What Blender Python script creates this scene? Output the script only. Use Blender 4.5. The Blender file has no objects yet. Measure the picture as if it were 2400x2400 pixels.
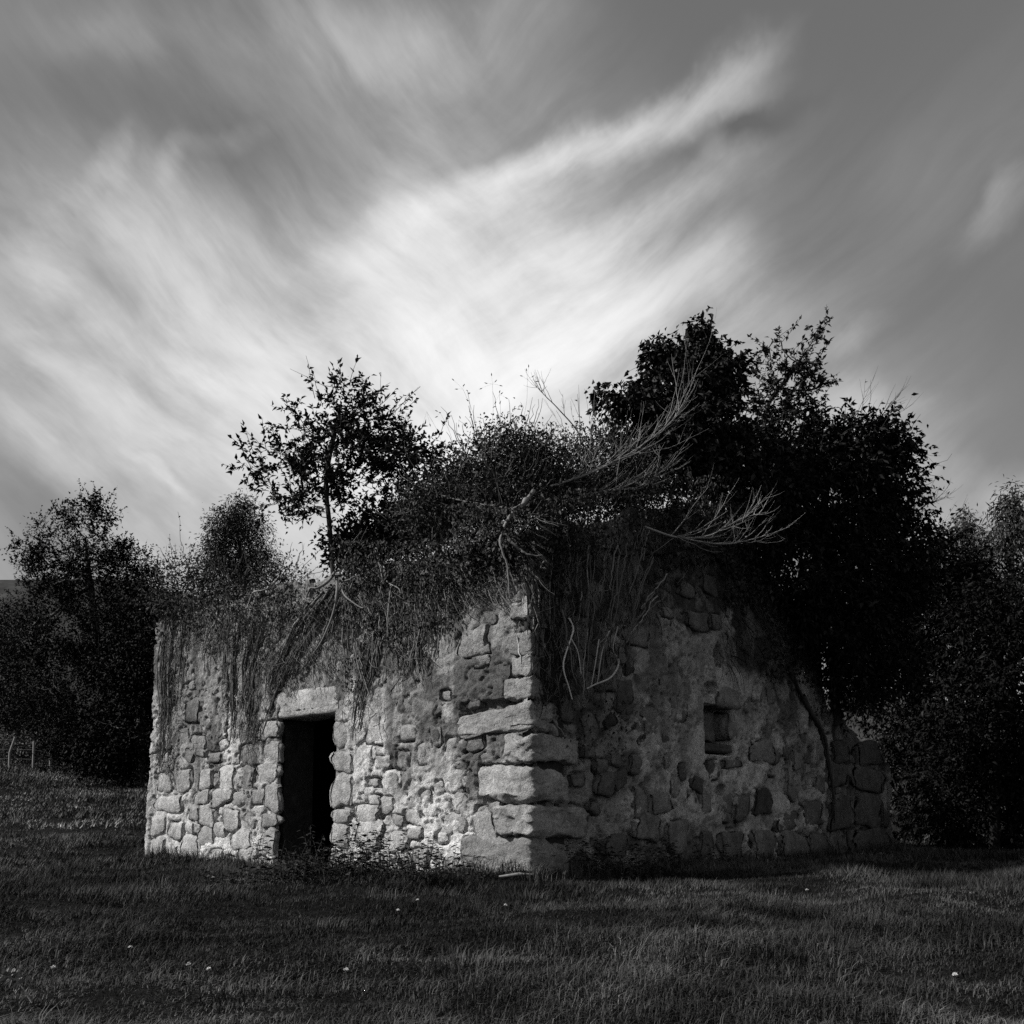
import bpy, math
import numpy as np
from mathutils import Vector, Matrix, noise as mnoise

R = math.radians
sc = bpy.context.scene
COL = sc.collection
rng = np.random.default_rng(7)

# ------------------------------------------------------------------ camera
F_PX, PITCH, HORIZON_PX, CAM_Z = 2270.0, R(5.0), 1895.0, 0.68
CY_PX = HORIZON_PX - F_PX * math.tan(PITCH)
cam_d = bpy.data.cameras.new('camera')
cam = bpy.data.objects.new('camera', cam_d); COL.objects.link(cam)
cam.location = (0, 0, CAM_Z); cam.rotation_euler = (math.pi/2 + PITCH, 0, 0)
cam_d.sensor_width = 36; cam_d.lens = F_PX/2400*36
cam_d.shift_y = (CY_PX - 1200)/2400
cam_d.clip_start = 0.05; cam_d.clip_end = 3000
sc.camera = cam

def ray(px, py):
    x = (px-1200)/F_PX; v = -(py-CY_PX)/F_PX
    return np.array([x, math.cos(PITCH)-v*math.sin(PITCH), math.sin(PITCH)+v*math.cos(PITCH)])
def at(px, py, Y):                       # the point of that view line at world depth Y
    d = ray(px, py); return np.array([0, 0, CAM_Z]) + d*(Y/d[1])
def ppm(Y): return F_PX/Y                # photograph pixels per metre at depth Y

# ------------------------------------------------------------------ exposure, sun, sky
sc.view_settings.view_transform = 'Standard'; sc.view_settings.look = 'None'
sc.view_settings.exposure = 0.0; sc.view_settings.gamma = 1.0
sc.view_settings.use_curve_mapping = False
sc.cycles.max_bounces = 5; sc.cycles.diffuse_bounces = 3; sc.cycles.glossy_bounces = 2
sc.cycles.use_denoising = False

SUN_EL, SUN_AZ = R(38), R(-101)           # azimuth measured from +Y towards +X
sun_dir = Vector((math.sin(SUN_AZ)*math.cos(SUN_EL), math.cos(SUN_AZ)*math.cos(SUN_EL), math.sin(SUN_EL)))
sun_d = bpy.data.lights.new('sun', 'SUN'); sun_d.energy = 5.0; sun_d.angle = R(0.6); sun_d.color = (1, .985, .96)
sun = bpy.data.objects.new('sun', sun_d); COL.objects.link(sun)
sun.rotation_euler = sun_dir.to_track_quat('Z', 'Y').to_euler()

world = bpy.data.worlds.new('World'); sc.world = world; world.use_nodes = True
world.cycles.sampling_method = 'MANUAL'; world.cycles.sample_map_resolution = 512
nt = world.node_tree; nt.nodes.clear()
def N(t, **kw):
    n = nt.nodes.new(t)
    for k, v in kw.items(): setattr(n, k, v)
    return n
def L(a, b): nt.links.new(a, b)
def M(op, a, b=None, clamp=False):
    n = N('ShaderNodeMath', operation=op, use_clamp=clamp)
    for i, v in enumerate((a, b)):
        if v is None: continue
        if isinstance(v, (int, float)): n.inputs[i].default_value = v
        else: L(v, n.inputs[i])
    return n.outputs[0]
def ramp01(v, a, b, lo=0., hi=1.):
    n = N('ShaderNodeMapRange', interpolation_type='SMOOTHSTEP'); L(v, n.inputs[0])
    for i, x in enumerate((a, b, lo, hi)): n.inputs[i+1].default_value = x
    return n.outputs[0]
tc = N('ShaderNodeTexCoord'); sep = N('ShaderNodeSeparateXYZ'); L(tc.outputs['Generated'], sep.inputs[0])
X, Y_, Z_ = sep.outputs
az = M('ARCTAN2', X, Y_); el = M('ARCSINE', Z_)
def comb(a, b):
    n = N('ShaderNodeCombineXYZ'); L(a, n.inputs[0]); L(b, n.inputs[1]); return n.outputs[0]
def noise(vec, scale, detail=5, rough=.55, sx=1., sy=1., rot=0., dist=0., off=(0, 0, 0)):
    m = N('ShaderNodeMapping'); L(vec, m.inputs[0]); m.inputs['Scale'].default_value = (sx, sy, 1)
    m.inputs['Rotation'].default_value = (0, 0, rot); m.inputs['Location'].default_value = off
    n = N('ShaderNodeTexNoise'); L(m.outputs[0], n.inputs['Vector'])
    n.inputs['Scale'].default_value = scale; n.inputs['Detail'].default_value = detail
    n.inputs['Roughness'].default_value = rough; n.inputs['Distortion'].default_value = dist
    return n
AE = comb(az, el)
wn = noise(AE, 4.5, 2, .5); wn2 = noise(AE, 15, 4, .62); CLEAR_GAIN = 1.4
def vm(op, a, b):
    n = N('ShaderNodeVectorMath', operation=op)
    for i, v in enumerate((a, b)):
        if isinstance(v, tuple): n.inputs[i].default_value = v
        else: L(v, n.inputs[i])
    return n.outputs[0]
def scaled(v, s): return vm('MULTIPLY', v, (s, s, 0))
AEW = vm('ADD', AE, vm('ADD', scaled(vm('SUBTRACT', wn.outputs['Color'], (.5, .5, .5)), .10),
                              scaled(vm('SUBTRACT', wn2.outputs['Color'], (.5, .5, .5)), .030)))
zz = M('ADD', M('MAXIMUM', Z_, 0.0), .30)
P = comb(M('DIVIDE', X, zz), M('DIVIDE', Y_, zz))     # the cloud deck seen in perspective
AES = vm('ADD', AE, scaled(vm('SUBTRACT', wn.outputs['Color'], (.5, .5, .5)), .07))
def wisps(rot, long, short, off, detail=5):       # fibres of cirrus combed along one direction
    m = N('ShaderNodeMapping', vector_type='TEXTURE'); L(AES, m.inputs[0]); m.inputs['Rotation'].default_value = (0, 0, rot)
    m.inputs['Scale'].default_value = (long, short, 1); m.inputs['Location'].default_value = off
    n = N('ShaderNodeTexNoise'); L(m.outputs[0], n.inputs['Vector']); n.inputs['Scale'].default_value = 1
    n.inputs['Detail'].default_value = detail; n.inputs['Roughness'].default_value = .6; return n.outputs['Fac']
side = ramp01(az, -.16, .10)
def sided(a, b): return M('ADD', M('MULTIPLY', a, M('SUBTRACT', 1.0, side)), M('MULTIPLY', b, side))
s1 = sided(wisps(R(-34), .34, .10, (.3, .7, 0), 6), wisps(R(27), .40, .09, (1.3, .2, 0), 6))
s2 = sided(wisps(R(-40), .13, .030, (2.3, .1, 0), 4), wisps(R(33), .15, .028, (.6, 1.2, 0), 4))
s3 = noise(P, 1.1, 2, .5, 1., .8, R(20), 0, (1.2, 5.4, 0)).outputs['Fac']

def azel(px, py):
    d = ray(px, py); d = d/np.linalg.norm(d); return np.array([math.atan2(d[0], d[1]), math.asin(d[2])])
def blob(x0, y0, x1, y1, w, src=None, soft=1.):   # a cirrus band between two sky directions
    a, b = azel(x0, y0), azel(x1, y1); c = (a+b)/2; d = b-a
    n = np.array([-(y1-y0), x1-x0], float); n /= np.linalg.norm(n)
    wr = np.linalg.norm(azel((x0+x1)/2+n[0]*w, (y0+y1)/2+n[1]*w)-azel((x0+x1)/2, (y0+y1)/2))
    m = N('ShaderNodeMapping', vector_type='TEXTURE'); L(AEW if src is None else src, m.inputs[0])
    m.inputs['Location'].default_value = (c[0], c[1], 0)
    m.inputs['Rotation'].default_value = (0, 0, math.atan2(d[1], d[0]))
    m.inputs['Scale'].default_value = (np.linalg.norm(d)/2*1.35+wr, wr*1.9, 1)
    g = N('ShaderNodeTexGradient', gradient_type='SPHERICAL'); L(m.outputs[0], g.inputs[0])
    return ramp01(g.outputs['Fac'], 0, 1)
BANDS = [  # x0,y0,x1,y1,width px, strength
    (820, 590, 1560, 250, 60, .42), (1050, 440, 1520, 260, 34, .24), (1300, 370, 1830, 60, 34, .30), (1560, 240, 1860, 40, 46, .12), (1480, 330, 1840, 130, 24, .12),
    (860, 640, 1100, 500, 80, .14),
    (1150, 650, 1880, 270, 50, .16), (1350, 560, 1640, 420, 34, .15), (1250, 700, 1800, 640, 110, .20), (1620, 260, 1720, 340, 34, .07),
    (960, 560, 980, 330, 60, .10), (980, 330, 960, 60, 70, .08), (1640, 660, 1800, 560, 70, .10), (1640, 500, 1800, 690, 60, .06),
    (170, 460, 285, 290, 30, .13), (260, 460, 290, 330, 24, .10), (385, 420, 450, 320, 26, .11), (440, 320, 640, 312, 24, .07),
    (95, 520, 130, 660, 56, .26), (160, 700, 480, 810, 46, .10), (0, 400, 330, 580, 50, .13),
    (0, 800, 520, 900, 60, .13), (330, 840, 620, 960, 34, .12), (0, 1000, 220, 1120, 60, .15), (310, 1080, 440, 1200, 12, .22), (200, 1050, 460, 1240, 40, .06),
    (230, 1230, 430, 1360, 60, .26), (560, 690, 720, 930, 60, .06),
    (2230, 560, 2420, 410, 36, .11), (2280, 520, 2330, 420, 26, .07), (1900, 830, 2080, 720, 22, .14), (1840, 920, 2250, 960, 60, .20),
    (1980, 1000, 2290, 1110, 66, .20), (2130, 1270, 2250, 1180, 40, .26), (2310, 1190, 2480, 1170, 60, .30), (600, 40, 1300, 20, 90, .22), (0, 10, 500, 0, 60, .06),
]
GLOWS = [(600, 900, 1550, 900, 440, .34), (950, 930, 1420, 900, 290, .60), (20, 760, 800, 860, 330, .30), (1650, 950, 2200, 1150, 280, .10), (200, 1180, 900, 1240, 240, .14)]
DARKS = [(120, 600, 330, 730, 34, .12), (300, 760, 380, 840, 40, .10), (60, 800, 300, 860, 26, .13), (380, 790, 800, 870, 24, .10), (640, 880, 1000, 960, 34, .12),
         (60, 960, 330, 1080, 40, .12), (250, 1080, 540, 1260, 60, .12), (350, 290, 900, 440, 120, .16), (0, 180, 400, 260, 120, .05), (0, 1160, 250, 1300, 90, .12), (1150, 610, 1600, 400, 24, .06), (1400, 360, 1900, 200, 40, .05)]
def total_of(rows, src=None):
    acc = None
    for x0, y0, x1, y1, w, s in rows:
        b = M('MULTIPLY', blob(x0, y0, x1, y1, w, src), s); acc = b if acc is None else M('ADD', acc, b)
    return acc
streak = M('ADD', M('MULTIPLY', ramp01(s1, .32, .68), .85), M('MULTIPLY', ramp01(s2, .30, .70), .28))
iso = noise(AEW, 8, 6, .62, 1., 1.35).outputs['Fac']     # puffs between the fibres
tex = M('ADD', M('ADD', M('MULTIPLY', streak, .78), .48), M('MULTIPLY', M('SUBTRACT', iso, .5), .9))
glow = total_of(GLOWS)
veil = M('MULTIPLY', M('MULTIPLY', M('MULTIPLY', streak, ramp01(s3, .34, .66)), M('ADD', iso, .5)), .16)
cloud = M('ADD', M('MULTIPLY', M('ADD', total_of(BANDS), M('MULTIPLY', glow, 1.28)), tex), veil)
cloud = M('MAXIMUM', M('SUBTRACT', cloud, M('MULTIPLY', total_of(DARKS), tex)), -.02)
sky = N('ShaderNodeTexSky', sky_type='NISHITA'); sky.sun_disc = False
sky.sun_elevation = SUN_EL; sky.sun_rotation = SUN_AZ; sky.altitude = 200; sky.dust_density = 1.2
sk = N('ShaderNodeSeparateColor'); L(sky.outputs[0], sk.inputs[0])
clear = M('MULTIPLY', M('POWER', sk.outputs[0], .5), CLEAR_GAIN)     # red-filtered clear sky, in sky units
total = M('ADD', clear, M('MULTIPLY', cloud, 9.6))
total = M('MULTIPLY', M('SUBTRACT', 1.0, M('POWER', 2.71828, M('MULTIPLY', total, -1/9.0))), 11.8)      # film shoulder of the bright cloud
cc = N('ShaderNodeCombineColor')
for i in range(3): L(total, cc.inputs[i])
bg = N('ShaderNodeBackground'); L(cc.outputs[0], bg.inputs[0]); bg.inputs[1].default_value = 0.1
wo = N('ShaderNodeOutputWorld'); L(bg.outputs[0], wo.inputs[0])

# ------------------------------------------------------------------ helpers
def smooth(t, a, b):
    t = np.clip((np.asarray(t, float)-a)/(b-a), 0, 1); return t*t*(3-2*t)
def vnoise(x, y, seed=0):
    x = np.asarray(x, float); y = np.asarray(y, float)
    xi = np.floor(x).astype(np.int64); yi = np.floor(y).astype(np.int64)
    fx = x-xi; fy = y-yi; fx = fx*fx*(3-2*fx); fy = fy*fy*(3-2*fy)
    def h(i, j):
        k = (i*374761393 + j*668265263 + seed*1442695041) & 0x7fffffff
        k = ((k ^ (k >> 13))*1274126177) & 0x7fffffff
        k = (k ^ (k >> 16)) & 0xffff
        return k/65535.0
    return (h(xi, yi)*(1-fx)+h(xi+1, yi)*fx)*(1-fy)+(h(xi, yi+1)*(1-fx)+h(xi+1, yi+1)*fx)*fy
def fbm(x, y, o=4, seed=0, g=.5):
    s = 0; a = 1; t = 0
    for k in range(o):
        s = s+a*vnoise(np.asarray(x)*2**k+17.3*k, np.asarray(y)*2**k-9.1*k, seed+k); t += a; a *= g
    return s/t

def mesh_obj(name, verts, faces, mat, parent=None, attr=None, smoothed=False, color=None):
    me = bpy.data.meshes.new(name)
    verts = np.ascontiguousarray(verts, dtype=np.float32); faces = np.ascontiguousarray(faces, dtype=np.int32)
    k = faces.shape[1]
    me.vertices.add(len(verts)); me.vertices.foreach_set('co', verts.ravel())
    me.loops.add(faces.size); me.loops.foreach_set('vertex_index', faces.ravel())
    me.polygons.add(len(faces)); me.polygons.foreach_set('loop_start', np.arange(len(faces), dtype=np.int32)*k)
    if smoothed: me.polygons.foreach_set('use_smooth', np.ones(len(faces), dtype=bool))
    if attr is not None:
        a = me.attributes.new('tone', 'FLOAT', 'POINT'); a.data.foreach_set('value', np.ascontiguousarray(attr, dtype=np.float32))
    me.materials.append(mat); me.update(calc_edges=True); me.validate()
    o = bpy.data.objects.new(name, me); COL.objects.link(o)
    if parent is not None: o.parent = parent; o.matrix_parent_inverse = Matrix.Translation(parent_world(parent)).inverted()
    if color is not None: o.color = (color, color, color, 1)
    return o
WORLD = {}
def parent_world(p):
    return Vector(WORLD.get(p.name, (0, 0, 0)))
def empty(name, loc, label, cat, group=None):
    o = bpy.data.objects.new(name, None); COL.objects.link(o); o.location = [float(v) for v in loc]
    o.empty_display_size = .2; WORLD[o.name] = tuple(o.location)
    o['label'] = label; o['category'] = cat
    if group: o['group'] = group
    return o
def tag(o, label=None, cat=None, kind=None, group=None):
    for k, v in (('label', label), ('category', cat), ('kind', kind), ('group', group)):
        if v: o[k] = v
    return o

def material(name, base, rough=.85, tone=False, objcol=False, grain=(), bump=(), spec=.3, trans=0.):
    m = bpy.data.materials.new(name); m.use_nodes = True; t = m.node_tree; b = t.nodes['Principled BSDF']
    b.inputs['Roughness'].default_value = rough; b.inputs['Specular IOR Level'].default_value = spec
    geo = t.nodes.new('ShaderNodeNewGeometry')
    def mul(a, c):
        n = t.nodes.new('ShaderNodeMath'); n.operation = 'MULTIPLY'
        for i, v in enumerate((a, c)):
            if isinstance(v, (int, float)): n.inputs[i].default_value = v
            else: t.links.new(v, n.inputs[i])
        return n.outputs[0]
    val = t.nodes.new('ShaderNodeValue'); val.outputs[0].default_value = base; v = val.outputs[0]
    if tone:
        a = t.nodes.new('ShaderNodeAttribute'); a.attribute_name = 'tone'; v = mul(v, a.outputs['Fac'])
    if objcol:
        oi = t.nodes.new('ShaderNodeObjectInfo'); s = t.nodes.new('ShaderNodeSeparateColor')
        t.links.new(oi.outputs['Color'], s.inputs[0]); v = mul(v, s.outputs[0])
    def nz(scale, detail=4, rg=.6):
        n = t.nodes.new('ShaderNodeTexNoise'); t.links.new(geo.outputs['Position'], n.inputs['Vector'])
        n.inputs['Scale'].default_value = scale; n.inputs['Detail'].default_value = detail; n.inputs['Roughness'].default_value = rg
        return n.outputs['Fac']
    for scale, lo, hi in grain:
        r = t.nodes.new('ShaderNodeMapRange'); t.links.new(nz(scale), r.inputs[0])
        r.inputs[1].default_value = .3; r.inputs[2].default_value = .7; r.inputs[3].default_value = lo; r.inputs[4].default_value = hi
        v = mul(v, r.outputs[0])
    c = t.nodes.new('ShaderNodeCombineColor')
    for i in range(3): t.links.new(v, c.inputs[i])
    t.links.new(c.outputs[0], b.inputs['Base Color'])
    prev = None
    for scale, dist in bump:
        bp = t.nodes.new('ShaderNodeBump'); bp.inputs['Distance'].default_value = dist; bp.inputs['Strength'].default_value = 1
        t.links.new(nz(scale, 5, .65), bp.inputs['Height'])
        if prev is not None: t.links.new(prev, bp.inputs['Normal'])
        prev = bp.outputs[0]
    if prev is not None: t.links.new(prev, b.inputs['Normal'])
    return m

M_GROUND = material('soil_and_thatch', .014, .95, grain=((.9, .7, 1.3), (14, .5, 1.5), (60, .3, 1.7)), bump=((25, .05), (90, .02)), spec=.05)
M_GRASS = material('grass_blade', .047, .65, tone=True, spec=.12)
M_PLASTER = material('lime_plaster', .66, .95, tone=True, grain=((9, .82, 1.14), (34, .70, 1.22), (120, .68, 1.2)), bump=((16, .035), (60, .020), (150, .008)), spec=.05)
M_STONE = material('field_stone', 1.0, .92, objcol=True, grain=((2.6, .66, 1.2), (9, .68, 1.2), (34, .70, 1.22), (130, .70, 1.2)), bump=((14, .035), (50, .018), (140, .008)), spec=.05)
M_CORE = material('shade_darkened_masonry', .045, .95, grain=((9, .6, 1.3),), bump=((14, .03),), spec=.1)  # near-black base: shade of the door reveal and interior put into the colour
M_BARK = material('bark', 1.0, .85, objcol=True, grain=((60, .7, 1.25),), bump=((90, .004),), spec=.05)
M_LEAF = material('leaf', .036, .6, tone=True, spec=.07)
M_TURF = material('overgrown_turf', .02, .95, grain=((9, .4, 1.6),), bump=((12, .06),), spec=.1)
M_HILL = material('heath_hill', .05, .95, grain=((.03, .6, 1.4), (.3, .6, 1.4)), spec=.05)
M_FLOWER = material('petal', .75, .7)
M_WOOD = material('weathered_wood', .25, .85, grain=((40, .7, 1.2),))

def tube(pts, rad, sides=5):
    pts = np.asarray(pts, float); n = len(pts); rad = np.broadcast_to(np.asarray(rad, float), (n,))
    t = np.gradient(pts, axis=0); t /= np.linalg.norm(t, axis=1)[:, None]+1e-9
    ref = np.array([.31, .2, .93]) if abs(t.mean(0)[2]) < .8 else np.array([.93, .3, .2])
    a = np.cross(t, ref); a /= np.linalg.norm(a, axis=1)[:, None]+1e-9; b = np.cross(t, a)
    th = np.arange(sides)*2*math.pi/sides
    ring = (np.cos(th)[None, :, None]*a[:, None]+np.sin(th)[None, :, None]*b[:, None])*rad[:, None, None]+pts[:, None]
    v = ring.reshape(-1, 3); i = np.arange(n-1)[:, None]*sides; j = np.arange(sides)[None]; k = (j+1) % sides
    f = np.stack([i+j, i+k, i+sides+k, i+sides+j], -1).reshape(-1, 4)
    return v, f
def join(parts):
    vs, fs, o = [], [], 0
    for v, f in parts:
        vs.append(v); fs.append(f+o); o += len(v)
    return np.concatenate(vs), np.concatenate(fs)
def catmull(ctrl, n):
    c = np.asarray(ctrl, float); c = np.vstack([2*c[0]-c[1], c, 2*c[-1]-c[-2]]); m = len(c)-3
    t = np.linspace(0, m-1e-6, n); i = t.astype(int); u = (t-i)[:, None]
    p0, p1, p2, p3 = c[i], c[i+1], c[i+2], c[i+3]
    return .5*(2*p1+(p2-p0)*u+(2*p0-5*p1+4*p2-p3)*u**2+(3*p1-p0-3*p2+p3)*u**3)
def unit(v): return v/(np.linalg.norm(v, axis=-1, keepdims=True)+1e-9)
def randdir(n): return unit(rng.normal(size=(n, 3)))

def leaf_mesh(c, d, nrm, ln, wd, fold=.25, droop=.12):
    """Folded pointed leaves: c base point, d growing direction, nrm facing."""
    n = len(c); d = unit(d); s = unit(np.cross(d, nrm)); nrm = np.cross(s, d)
    ln = np.broadcast_to(ln, (n,))[:, None]; wd = np.broadcast_to(wd, (n,))[:, None]
    m = c+d*ln*.38; tip = c+d*ln-nrm*ln*droop
    v = np.stack([c, m+s*wd/2+nrm*wd*fold, tip, m-s*wd/2+nrm*wd*fold], 1).reshape(-1, 3)
    i = np.arange(n)[:, None]*4
    f = np.concatenate([i+np.array([[0, 1, 2]]), i+np.array([[0, 2, 3]])])
    return v, f
def blades(base, h, w, yaw, lean, curve):
    """Grass blades of two segments and a tip."""
    n = len(base); dx = np.stack([np.cos(yaw), np.sin(yaw), np.zeros(n)], 1); sd = np.stack([-np.sin(yaw), np.cos(yaw), np.zeros(n)], 1)
    up = np.array([0, 0, 1.]); h = h[:, None]; w = w[:, None]; lean = lean[:, None]; curve = curve[:, None]
    mid = base+up*h*.55+dx*h*lean*.5; tip = base+up*h*(1-.45*curve)+dx*h*(lean+curve*.8)
    v = np.stack([base+sd*w/2, base-sd*w/2, mid-sd*w*.38, mid+sd*w*.38, tip], 1).reshape(-1, 3)
    i = np.arange(n)[:, None]*5
    f = np.concatenate([i+np.array([[0, 1, 2]]), i+np.array([[0, 2, 3]]), i+np.array([[3, 2, 4]])])
    return v, f

# ------------------------------------------------------------------ the lie of the cottage
def on_plane_z(px, py, z=0):
    d = ray(px, py); return np.array([0, 0, CAM_Z])+d*((z-CAM_Z)/d[2])
K = on_plane_z(1245, 2064); K[2] = 0
vl = np.array([(-1530-1200)/F_PX*math.cos(PITCH), 1.0]); vl /= np.linalg.norm(vl)
DL = np.array([vl[0], vl[1], 0]); DR = np.array([vl[1], -vl[0], 0]); UP = np.array([0, 0, 1.])
NF, NG = -DR, -DL                         # outward normals of the door wall and of the gable
LEN_F, LEN_G, LEN_LEAN, H_EAVE, H_PEAK, THICK = 6.95, 7.35, 2.75, 3.38, 4.62, .58
BATTER = .018
def PF(u, z, n=0.):  # point on the door wall
    u, z, n = np.broadcast_arrays(np.asarray(u, float), z, n)
    return K+u[..., None]*DL+z[..., None]*UP+(n-BATTER*np.maximum(z, 0))[..., None]*NF
def PG(v, z, n=0.):  # point on the gable
    v, z, n = np.broadcast_arrays(np.asarray(v, float), z, n)
    return K+v[..., None]*DR+z[..., None]*UP+(n-BATTER*np.maximum(z, 0))[..., None]*NG
def hit(px, py, nrm, along):
    o = np.array([0, 0, CAM_Z]); d = ray(px, py); t = np.dot(K-o, nrm)/np.dot(d, nrm); p = o+d*t
    return np.dot(p-K, along), p[2]
def on_front(px, py): return hit(px, py, NF, DL)
def on_gable(px, py): return hit(px, py, NG, DR)

# ------------------------------------------------------------------ ground
def zt(x, y):
    x = np.asarray(x, float); y = np.asarray(y, float)
    rise = smooth(-x, 2, 8)*np.clip(y-14, 0, 45)*.080 + np.clip(-x-11, 0, 40)*.055*smooth(y, 14, 36)
    far = np.hypot(x, y-10)
    lump = (fbm(x*.55, y*.8, 3, 3)-.5)*.18 + (fbm(x*1.7, y*2.4, 3, 9)-.5)*.13
    fall = -.012*np.clip(9-y, 0, 9)
    bank = .10*np.exp(-((x+.1)**2/18+(y-10.2)**2/1.2))*0
    return rise + lump*(1-smooth(far, 60, 120)) + fall + bank
s = np.linspace(-1, 1, 270)
gx = 1.25*np.sinh(5.9*s); gy = 1.25*np.sinh(5.9*s)+7
GX, GY = np.meshgrid(gx, gy); GZ = zt(GX, GY)
nn = len(s); idx = np.arange(nn*nn).reshape(nn, nn)
q = np.stack([idx[:-1, :-1], idx[:-1, 1:], idx[1:, 1:], idx[1:, :-1]], -1).reshape(-1, 4)
ground = mesh_obj('ground', np.stack([GX, GY, GZ], -1).reshape(-1, 3), q, M_GROUND, smoothed=True)
tag(ground, 'dark pasture ground under the grass around the cottage', kind='structure')
# hill far behind on the left
hx = np.linspace(-420, 160, 110); hy = np.linspace(150, 420, 50); HX, HY = np.meshgrid(hx, hy)
crest = 58+.07*(-HX-90)*smooth(-HX, 60, 300)-.16*np.clip(HX+95, 0, 400)
HZ = (crest+(fbm(HX*.02, HY*.02, 4, 5)-.5)*9)*smooth(HY, 150, 235)*(1-.4*smooth(HY, 260, 420))-2
ii = np.arange(HX.size).reshape(HX.shape)
q = np.stack([ii[:-1, :-1], ii[:-1, 1:], ii[1:, 1:], ii[1:, :-1]], -1).reshape(-1, 4)
tag(mesh_obj('hill', np.stack([HX, HY, HZ], -1).reshape(-1, 3), q, M_HILL, smoothed=True), 'long dark hill far behind the trees on the left', kind='structure')

# ------------------------------------------------------------------ the cottage: stones
cottage = empty('stone_cottage', K, 'ruined roofless-looking stone cottage with dark doorway, overgrown with ivy', 'cottage')
def box_faces(n):
    """Five faces (no back) of a unit cube, each an n by n grid: verts in [-1,1]^3, x along, y up, z out."""
    t = np.linspace(-1, 1, n+1); A, B = np.meshgrid(t, t, indexing='ij'); one = np.ones_like(A); vs = []; fs = []; o = 0
    for v in ((A, B, one), (A, one, -B), (A, -one, B), (one, A, -B), (-one, A, B)):
        vs.append(np.stack(v, -1).reshape(-1, 3)); g = np.arange((n+1)**2).reshape(n+1, n+1)+o; o += (n+1)**2
        fs.append(np.stack([g[:-1, :-1], g[1:, :-1], g[1:, 1:], g[:-1, 1:]], -1).reshape(-1, 4))
    v = np.concatenate(vs); f = np.concatenate(fs)
    key = np.round(v*1000).astype(int); uq, first, inv = np.unique(key, axis=0, return_index=True, return_inverse=True)
    return v[first], inv.ravel()[f]
BOX = {n: box_faces(n) for n in (4, 6, 9)}
def rock(size, seed, n=4, power=3.2, rough=.12, taper=0., skew=0.):
    v, f = BOX[n]; v = v.copy()
    r = (np.abs(v)**power).sum(1)**(1/power); p = v/r[:, None]
    sd = Vector((seed*3.17 % 91, seed*1.31 % 77, seed*.77 % 53)); out = np.empty_like(p)
    for i, q_ in enumerate(p):
        d = mnoise.fractal(Vector(q_)*1.15+sd, .9, 2.1, 3); e = mnoise.fractal(Vector(q_)*3.3+sd*1.7, .8, 2.0, 2)
        out[i] = q_*(1+rough*(d*1.1+e*.35))
    out[:, 1] *= 1+taper*out[:, 0]; out[:, 1] += skew*out[:, 0]
    return out*np.asarray(size), f
stone_count = {'n': 0}
def place_stone(name, wall, c_along, c_z, half, depth, proud, seed, shade, n=4, power=3.2, rough=.12, rot=0., taper=0., skew=0., parent=None, warp=.26):
    v, f = rock((half[0], half[1], depth), seed, n, power, rough, taper, skew)
    th = np.arctan2(v[:, 1]/half[1], v[:, 0]/half[0]); ph = np.array([seed*1.7, seed*2.9, seed*.6]); k_ = 1+warp*(.8*np.sin(2*th+ph[0])*.5+.7*np.sin(3*th+ph[1])*.6+.45*np.sin(5*th+ph[2])*.6); v[:, :2] *= k_[:, None]
    ca, sa = math.cos(rot), math.sin(rot); a = v[:, 0]*ca-v[:, 1]*sa; b = v[:, 0]*sa+v[:, 1]*ca
    w = v[:, 2]-depth+proud
    if wall == 'F': P3 = PF(c_along+a, c_z+b, w)
    else: P3 = PG(c_along+a, c_z+b, w); f = f[:, ::-1] if False else f
    if wall == 'F': f = f[:, ::-1]
    stone_count['n'] += 1
    return mesh_obj(name, P3, f, M_STONE, parent, smoothed=True, color=shade)
def rect(wall, x0, y0, x1, y1):
    h = on_front if wall == 'F' else on_gable
    xm, ym = (x0+x1)/2, (y0+y1)/2
    a0, a1 = h(x0, ym)[0], h(x1, ym)[0]; z0, z1 = h(xm, y1)[1], h(xm, y0)[1]
    return (a0+a1)/2, (z0+z1)/2, abs(a1-a0)/2, abs(z1-z0)/2

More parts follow.
